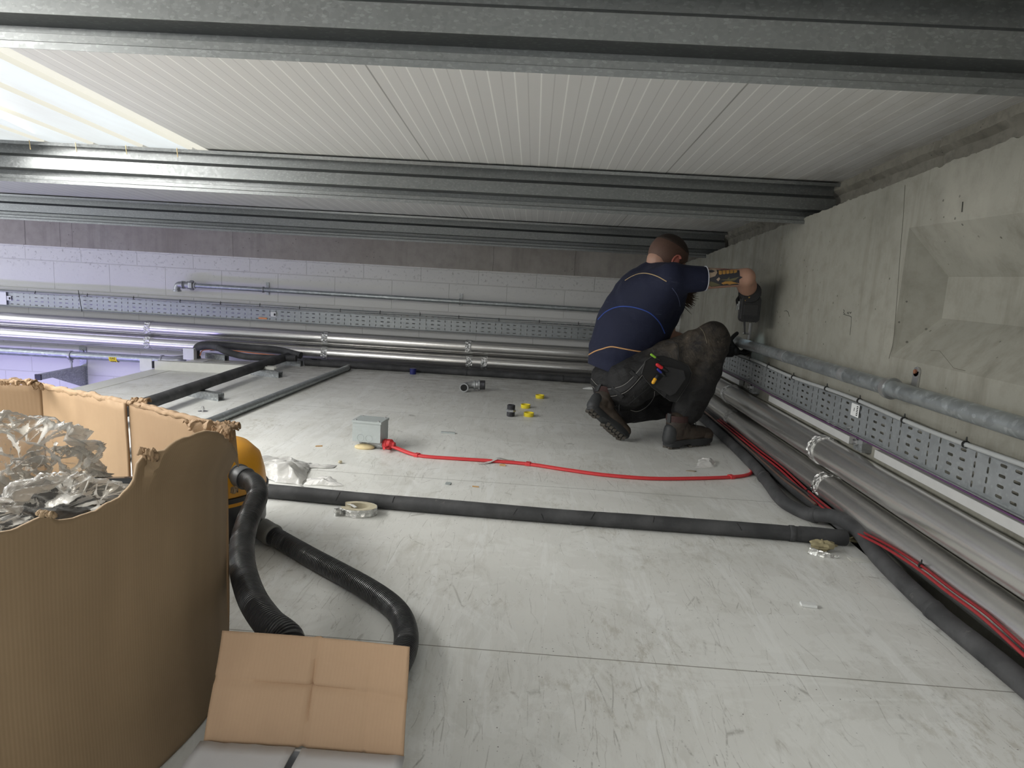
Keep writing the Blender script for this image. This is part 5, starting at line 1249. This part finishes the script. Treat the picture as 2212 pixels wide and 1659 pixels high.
# tattoo on the upper arm
tk = plain('dark_tattoo_ink', (.045, .045, .055), .55); tyel = plain('ochre_tattoo_ink', (.50, .27, .07), .55); tgr = plain('olive_tattoo_ink', (.17, .155, .085), .55); tpk = plain('dusky_tattoo_ink', (.22, .10, .085), .55); tpale = plain('pale_tattoo_skin', (.50, .38, .28), .55)
def Z(x, y): return (1380+x/6.637, 500+y/6.637)
def tz_(pts): return [Z(*p) for p in pts]
decal('skin', tz_([(930, 640), (1010, 500), (1200, 500), (1440, 515), (1450, 640), (1490, 655), (1440, 690), (1440, 765), (1240, 775), (1040, 795), (940, 740)]), 'tattoo', tk, off=.0006, label='dark tattoo ground')
decal('skin', tz_([(1130, 505), (1350, 505), (1330, 545), (1240, 560), (1150, 545)]), 'tattoo', tpk, off=.0012)
decal('skin', tz_([(945, 640), (985, 555), (1050, 515), (1110, 540), (1125, 590), (1095, 640), (1020, 665)]), 'tattoo', tpale, off=.0012)
decal('skin', tz_([(995, 560), (1050, 550), (1095, 570), (1050, 590), (1000, 585)]), 'tattoo', tk, off=.0018)
for k in range(5):
    x = 1145+k*54; decal('skin', tz_([(x, 560-k*1.5), (x+45, 562-k*5), (x+47, 612-k*7), (x+22, 622-k*7), (x+2, 612-k*3)]), 'tattoo', tyel, off=.0014)
decal('skin', tz_([(1150, 690), (1250, 700), (1300, 650), (1280, 690), (1440, 650), (1380, 700), (1310, 712)]), 'tattoo', tgr, off=.0014)
decal('skin', tz_([(1180, 740), (1240, 715), (1330, 715), (1430, 745), (1330, 755), (1300, 765), (1250, 745), (1215, 765)]), 'tattoo', tyel, off=.0016)
decal('skin', tz_([(1110, 690), (1150, 655), (1165, 680), (1140, 715)]), 'tattoo', tpale, off=.0014)
decal('skin', tz_([(970, 770), (1030, 715), (1120, 745), (1180, 770), (1060, 790)]), 'tattoo', tgr, off=.0014)
# trouser details: belt, loops, pockets, stitching
stc = plain('pale_stitching', (.30, .29, .27), .8)
def ribbon(w, pxs, wd_, name, mat, th=.003, label=None):
    """flat band lying on the cloth; wd_ in px across the line"""
    C_ = catm([(a, b, 0) for a, b in pxs], 8); rows = []
    for i, c in enumerate(C_):
        d = C_[min(i+1, len(C_)-1)]-C_[max(i-1, 0)]; n_ = np.array([-d[1], d[0]])/max(1e-6, np.linalg.norm(d[:2]))
        row = [hit(w, c[0]+n_[0]*q, c[1]+n_[1]*q, .004) for q in np.linspace(-wd_/2, wd_/2, 5)]
        if all(r is not None for r in row): rows.append(row)
    if len(rows) < 3: return
    g = G(); g.add([p for r in rows for p in r], [(i*5+k, i*5+k+1, (i+1)*5+k+1, (i+1)*5+k) for i in range(len(rows)-1) for k in range(4)])
    o = g.build(name, mat, person, smooth=60, label=label); solid(o, th, 0); return o
belt = [(1277, 826), (1290, 840), (1308, 848), (1330, 846), (1350, 838), (1368, 822), (1384, 803), (1398, 785)]
ribbon('trou', belt, 14, 'belt', M['dcloth'], .004)
seam('trou', [(a, b-8) for a, b in belt], .0011, 'waistband_stitching', stc, off=.0055); seam('trou', [(a+3, b+8) for a, b in belt], .0011, 'waistband_stitching', stc, off=.0055)
for a, b in (((1307, 838), (1317, 868)), ((1322, 838), (1346, 859)), ((1362, 802), (1378, 817))): ribbon('trou', [a, ((a[0]+b[0])/2, (a[1]+b[1])/2), b], 8, 'belt_loop', M['dcloth'], .006)
seam('trou', [(1414, 845), (1413, 856), (1405, 870), (1392, 882), (1376, 889), (1362, 886)], .0016, 'pocket_piping', stc, 'pale piping along the back pocket')
seam('trou', [(1396, 842), (1380, 855), (1360, 872), (1345, 880)], .0012, 'pocket_seam', M['dcloth'])
seam('trou', [(1491, 699), (1507, 704), (1519, 716), (1525, 733), (1527, 742)], .0016, 'knee_patch_seam', plain('worn_seam', (.16, .14, .10), .8))
seam('trou', [(1440, 738), (1462, 742), (1466, 760), (1465, 778)], .0018, 'thigh_seam', M['dcloth'])
# tool pouch hanging at the thigh
pc = [(1394, 780), (1409, 770), (1433, 768), (1460, 777), (1487, 790), (1494, 806), (1490, 823), (1476, 846), (1461, 868), (1447, 866), (1428, 851), (1409, 837), (1396, 822), (1386, 808)]
pch = thing('tool_pouch', J(1440, 815, 3.13), '', '')
for k_ in ('label', 'category'): 
    if k_ in pch: del pch[k_]
def PY(u, v): return 3.135+.0006*(u-1440)
front = [J(u, v, PY(u, v)) for u, v in pc]; g = G(); g.prism(front, (0, .022, 0)); par(pch, person); bevel(g.build('pouch_body', M['dcloth'], pch), .004)
g = G(); g.tube([p-Vector((0, .001, 0)) for p in front]+[front[0]-Vector((0, .001, 0))], .0017, 6); g.build('edge_binding', plain('grey_binding', (.045, .045, .045), .8), pch)
pocket = [(1398, 800), (1412, 812), (1424, 822), (1438, 808), (1434, 790), (1478, 800), (1482, 818), (1460, 850), (1448, 856), (1412, 834), (1398, 818)]
g = G(); g.prism([J(u, v, 3.121) for u, v in pocket], (0, .012, 0)); bevel(g.build('front_pocket', M['dcloth'], pch), .003)
g = G(); g.prism([J(u, v, 3.128) for u, v in ((1386, 808), (1398, 806), (1414, 832), (1440, 850), (1436, 860), (1409, 837))], (0, .006, 0)); g.build('pocket_flap', M['dcloth'], pch)
def pen(name, u0, v0, u1, v1, y, r, mat, label, cat, body=None):
    a, b = J(u0, v0, y), J(u1, v1, y+.006); o = thing(name, a, label, cat)
    g = G(); g.cap(a, a.lerp(b, .45), r, r, 14, 3); g.build('cap', mat, o, smooth=50)
    g = G(); g.cap(a.lerp(b, .45), b, r*.85, r*.85, 14, 3); g.build('barrel', body or M['black'], o, smooth=50)
pen('marker_pen', 1407, 766, 1425, 779, 3.115, .0055, plain('lime_green_plastic', (.30, .62, .05), .4), 'green-tipped pen standing at the top of the tool pouch', 'pen')
pen('marker_pen', 1420, 788, 1440, 802, 3.112, .0085, plain('bright_red_plastic', (.70, .03, .04), .35), 'red-capped marker in the tool pouch', 'pen')
pen('marker_pen', 1421, 798, 1436, 812, 3.108, .0060, plain('deep_blue_plastic', (.03, .04, .30), .35), 'blue-capped marker just below the red one in the tool pouch', 'pen')
pen('utility_knife', 1411, 826, 1420, 811, 3.108, .0085, plain('amber_plastic', (.85, .42, .02), .35), 'orange-yellow handled utility knife at the bottom left of the tool pouch', 'knife')
# ---- boots, built in their own frame: x heel to toe, z up
def boot(name, mat4, label):
    o = bpy.data.objects.new(name, None); COL.objects.link(o); o.matrix_world = mat4; o['label'] = label; bpy.context.view_layer.update(); par(o, person)
    out = [(-.015, 0), (-.008, .026), (.02, .037), (.07, .036), (.12, .038), (.17, .047), (.215, .050), (.255, .044), (.285, .026), (.293, 0), (.285, -.028), (.255, -.042), (.215, -.046), (.17, -.043), (.12, -.035), (.07, -.034), (.02, -.035), (-.008, -.024)]
    def blt(g, nm, m_, **k):
        b_ = g.build(nm, m_); b_.matrix_world = mat4; bpy.context.view_layer.update(); par(b_, o); return b_
    oc = catm([(x, y, 0) for x, y in out]+[(out[0][0], out[0][1], 0)], 4)[:-1]
    g = G(); n_ = len(oc); vs = []
    prof = [(.90, .000), (.98, .004), (1.0, .012), (1.0, .030), (.96, .036)]
    for s_, z in prof: vs += [(.14+(p[0]-.14)*s_, p[1]*s_, z+(.010 if .06 < p[0] < .13 and z < .01 else 0)+.010*max(0, (p[0]-.22)/.07)**2) for p in oc]
    g.add(vs, [(j*n_+i, j*n_+(i+1) % n_, (j+1)*n_+(i+1) % n_, (j+1)*n_+i) for j in range(len(prof)-1) for i in range(n_)]+[tuple(range(n_))[::-1], tuple((len(prof)-1)*n_+i for i in range(n_))])
    so = blt(g, 'sole', M['rubber']); shade(so, 40)
    g = G()
    for k in range(11):
        x = .0+.026*k
        if .075 < x < .12: continue
        w = .028 if x < .1 else .038
        for s_ in (-1, 1): g.box((x, s_*w*.55, -.001), (.016, w*.75, .010), Matrix.Rotation(s_*.5, 3, 'Z'))
    tr_ = g.build('tread', M['sole']); tr_.matrix_world = mat4; bpy.context.view_layer.update(); par(tr_, so) if 0 else par(tr_, o)
    g = G(); g.cap((.02, 0, .055), (.13, 0, .062), .036, .038, 20); g.cap((.13, 0, .062), (.225, 0, .050), .044, .040, 20); g.ell((.235, 0, .048), (.050, .044, .036))
    g.cap((.09, 0, .09), (.045, 0, .125), .042, .046, 20); g.cap((.045, 0, .06), (.040, 0, .120), .040, .047, 20); g.tube([(.045, 0, .10), (.047, 0, .150)], [.05, .051], 22)
    u_ = blt(g, 'leather_upper', M['boot']); remesh(u_, .005, 4)
    g = G(); g.cap((.235, 0, .044), (.250, 0, .044), .047, .046, 22, sq=((0, 0, 1), .80)); tc_ = blt(g, 'toe_cap', M['boot']); shade(tc_, 80)
    g = G(); g.cap((.008, 0, .040), (.012, 0, .085), .036, .034, 20); hc_ = blt(g, 'heel_counter', M['rubber']); shade(hc_, 80)
    g = G(); g.tube([(.047, 0, .128), (.047, 0, .158)], [.0535, .0545], 24, False); g.tube([(.047, 0, .158), (.047, 0, .128)], [.051, .050], 24, False); cl_ = blt(g, 'padded_collar', plain('dark_maroon_collar', (.045, .020, .018), .8)); shade(cl_, 60)
    g = G(); g.box((-.008, 0, .145), (.006, .022, .045)); blt(g, 'pull_tab', M['rubber'])
    g = G()
    for k in range(5):
        x, z = .165-.021*k, .094+.013*k
        g.tube(catm([(x, -.026, z-.006), (x-.004, -.010, z+.008), (x-.008, .010, z+.009), (x-.010, .026, z-.004)], 4), .0022, 6)
    g.tube(catm([(.085, -.01, .150), (.12, -.035, .165), (.150, -.045, .140), (.13, -.030, .120), (.09, -.012, .145)], 6), .0018, 6)
    g.tube(catm([(.085, .0, .150), (.11, -.05, .140), (.125, -.055, .105), (.14, -.05, .085)], 6), .0018, 6)
    lc = blt(g, 'laces', M['tie']); shade(lc, 80); return o
hx = pz(1432, 968); mR = Matrix.Translation(Vector((hx[0]+.022, hx[1]+.002, .007))) @ Matrix.Rotation(math.radians(34), 4, 'Z')
boot('work_boot', mR @ Matrix.Scale(1.0, 4), 'flat-standing right boot')
toe = pz(1347, 957)
mL = Matrix.Translation(Vector((toe[0], toe[1]+.03, .010))) @ Matrix.Rotation(math.radians(24), 4, 'Z') @ Matrix.Rotation(math.radians(37), 4, 'Y') @ Matrix.Rotation(math.radians(-22), 4, 'X') @ Matrix.Scale(.92, 4) @ Matrix.Translation((-.275, 0, 0))
boot('work_boot', mL, 'left boot up on its toe, sole showing')
# ---- gloves: palm and five separate curled fingers
def glove(name, palm, fingers, thumb, cuff, label):
    g = G(); g.cap(*palm, 16, 4, sq=None) if 0 else None
    a, b, r0, r1, sqz = palm; g.cap(a, b, r0, r1, 18, 4, sq=sqz)
    for ch in fingers+[thumb]:
        pts, r = ch
        for i in range(len(pts)-1): g.cap(pts[i], pts[i+1], r*(1-.06*i), r*(1-.06*(i+1)), 12, 3)
    c0_, c1_, rc_ = cuff; g.tube([c0_, c1_], [rc_, rc_*1.06], 20)
    o = g.build(name, M['glove'], person, label=label); remesh(o, .0032, 2, .4); return o
# right hand on the driver's handle (handle runs away from the eye, tool points down)
BQ = J(1622, 668, 3.27)                       # centre of the battery face
hy = Vector((0.02, 1, 0)).normalized()         # handle direction
HQ = BQ+Vector((-.002, .075, .028))            # grip centre
def hq(x, y, z): return HQ+Vector((x, y, z))
fr_ = []
for k, (yy_, L_) in enumerate(((-.034, .9), (-.012, 1.), (.011, 1.), (.034, .95))):
    fr_.append(([hq(.026, yy_, .030), hq(.038*L_, yy_, -.002), hq(.026*L_, yy_-.002, -.030), hq(-.002, yy_-.002, -.036*L_)], .0105))
glove('work_glove', (hq(.002, -.035, .040), hq(.004, .034, .040), .028, .027, (Vector((0, 0, 1)), .72)), fr_, ([hq(-.018, .030, .034), hq(-.036, .020, .010), hq(-.034, .008, -.014)], .0125), (hq(.0, -.02, .046), J(1621, 631, 3.27), .049), 'right glove gripping the driver')
# left hand cradling the pipe end: thumb above, fingers beneath
pe = V3((XP, yc-.02, zp(yc))); pd = Vector((0, -1, -sl)).normalized()   # pipe runs towards the eye from its end
def lq(u, v, y): return J(u, v, y)
PM = J(1586, 757, yc-.06)
LF = []
for k in range(4):
    y_ = PM.y-.04+.024*k; b0 = Vector((PM.x+.018, y_, PM.z-.002)); LF.append(([b0, b0+Vector((.026, 0, -.010)), b0+Vector((.040, 0, -.004)), b0+Vector((.052, 0, .012))], .0110))
glove('work_glove', (PM+Vector((0, -.03, 0)), PM+Vector((0, .03, 0)), .026, .026, (Vector((1, 0, .4)).normalized(), .8)), LF, ([PM+Vector((-.012, -.02, .02)), J(1577, 735, yc-.09), J(1586, 725, yc-.08), J(1592, 720, yc-.075)], .0125), (PM+Vector((-.01, 0, -.004)), WRL, .034), 'left glove holding the end of the steel pipe')

# ================================================================== cordless driver
dr = thing('cordless_driver', BQ, 'black cordless driver held against the right wall, battery pack facing the camera', 'power tool')
def D(x, y, z): return BQ+Vector((x, y, z))
bw_, bh_ = .094, .122
g = G(); g.prism([D(x*bw_, 0, z*bh_) for x, z in ((-.40, -.5), (.40, -.5), (.5, -.40), (.5, .38), (.42, .5), (-.42, .5), (-.5, .38), (-.5, -.40))], (0, .042, 0)); bt_ = bevel(g.build('battery_pack', M['black'], dr), .004)
g = G(); g.bx(D(-.034, -.0022, -.030), D(.034, .001, .022)); bevel(g.build('battery_panel', plain('satin_black', (.028, .028, .03), .25), dr), .002)
g = G()
for k in range(6): g.bx(D(-.030+.011*k, -.002, .032), D(-.026+.011*k, .001, .048))
for k in range(3): g.bx(D(-.030, -.002, -.040-.005*k), D(.030, .001, -.0375-.005*k))
for k in range(7): g.bx(D(-.034+.010*k, .0, -.062), D(-.029+.010*k, .03, -.057))
g.build('battery_ribs', M['black'], dr)
g = G(); g.bx(D(-.018, -.003, .052), D(.020, .010, .058)); g.prism([D(-.020, -.002, .050), D(-.034, -.002, .040), D(-.031, -.002, .037), D(-.018, -.002, .047)], (0, .004, 0)); g.build('yellow_latch', plain('tool_yellow', (.42, .26, .05), .5), dr)
g = G(); g.bx(D(-.062, .0, -.005), D(-.056, .006, .035)); g.bx(D(-.068, .0, -.008), D(-.064, .004, .022)); g.build('belt_hook', M['galv'], dr)
g = G(); g.cap(D(0, .04, .012), D(0, .15, .012), .019, .021, 18, 3); g.build('handle', M['black'], dr, smooth=60)
g = G(); hc = D(.026, .170, .02); g.lathe([(.001, .075), (.026, .070), (.030, .05), (.030, -.02), (.026, -.045), (.018, -.062), (.016, -.075), (.001, -.076)], hc, (0, 0, 1), 24); g.build('motor_housing', M['black'], dr, smooth=50)
bt1 = J(1609, 722, 3.455); g = G(); b0 = hc+Vector((0, 0, -.07)); g.tube([b0, b0.lerp(bt1, .5), bt1], [.006, .0045, .0035], 10); g.build('driver_bit', M['threadm'], dr, smooth=60)
g = G(); g.lathe([(.006, 0), (.006, .003)], hc+Vector((.012, -.02, -.066)), (0, 0, -1), 12); t = NT('led_lens'); t.set((.9, .95, 1)); t.val(t.b.inputs['Emission Color'], (.75, .92, 1)); t.b.inputs['Emission Strength'].default_value = 6; g.build('led_lens', t.m, dr)
ld = bpy.data.lights.new('driver_led', 'SPOT'); ld.energy = .35; ld.color = (.72, .9, 1); ld.spot_size = math.radians(75); ld.spot_blend = .8; ld.shadow_soft_size = .008
lo = bpy.data.objects.new('driver_led', ld); COL.objects.link(lo); lo.location = hc+Vector((.014, .02, -.075)); lo.rotation_euler = Vector((.35, .25, -1)).to_track_quat('-Z', 'Y').to_euler()
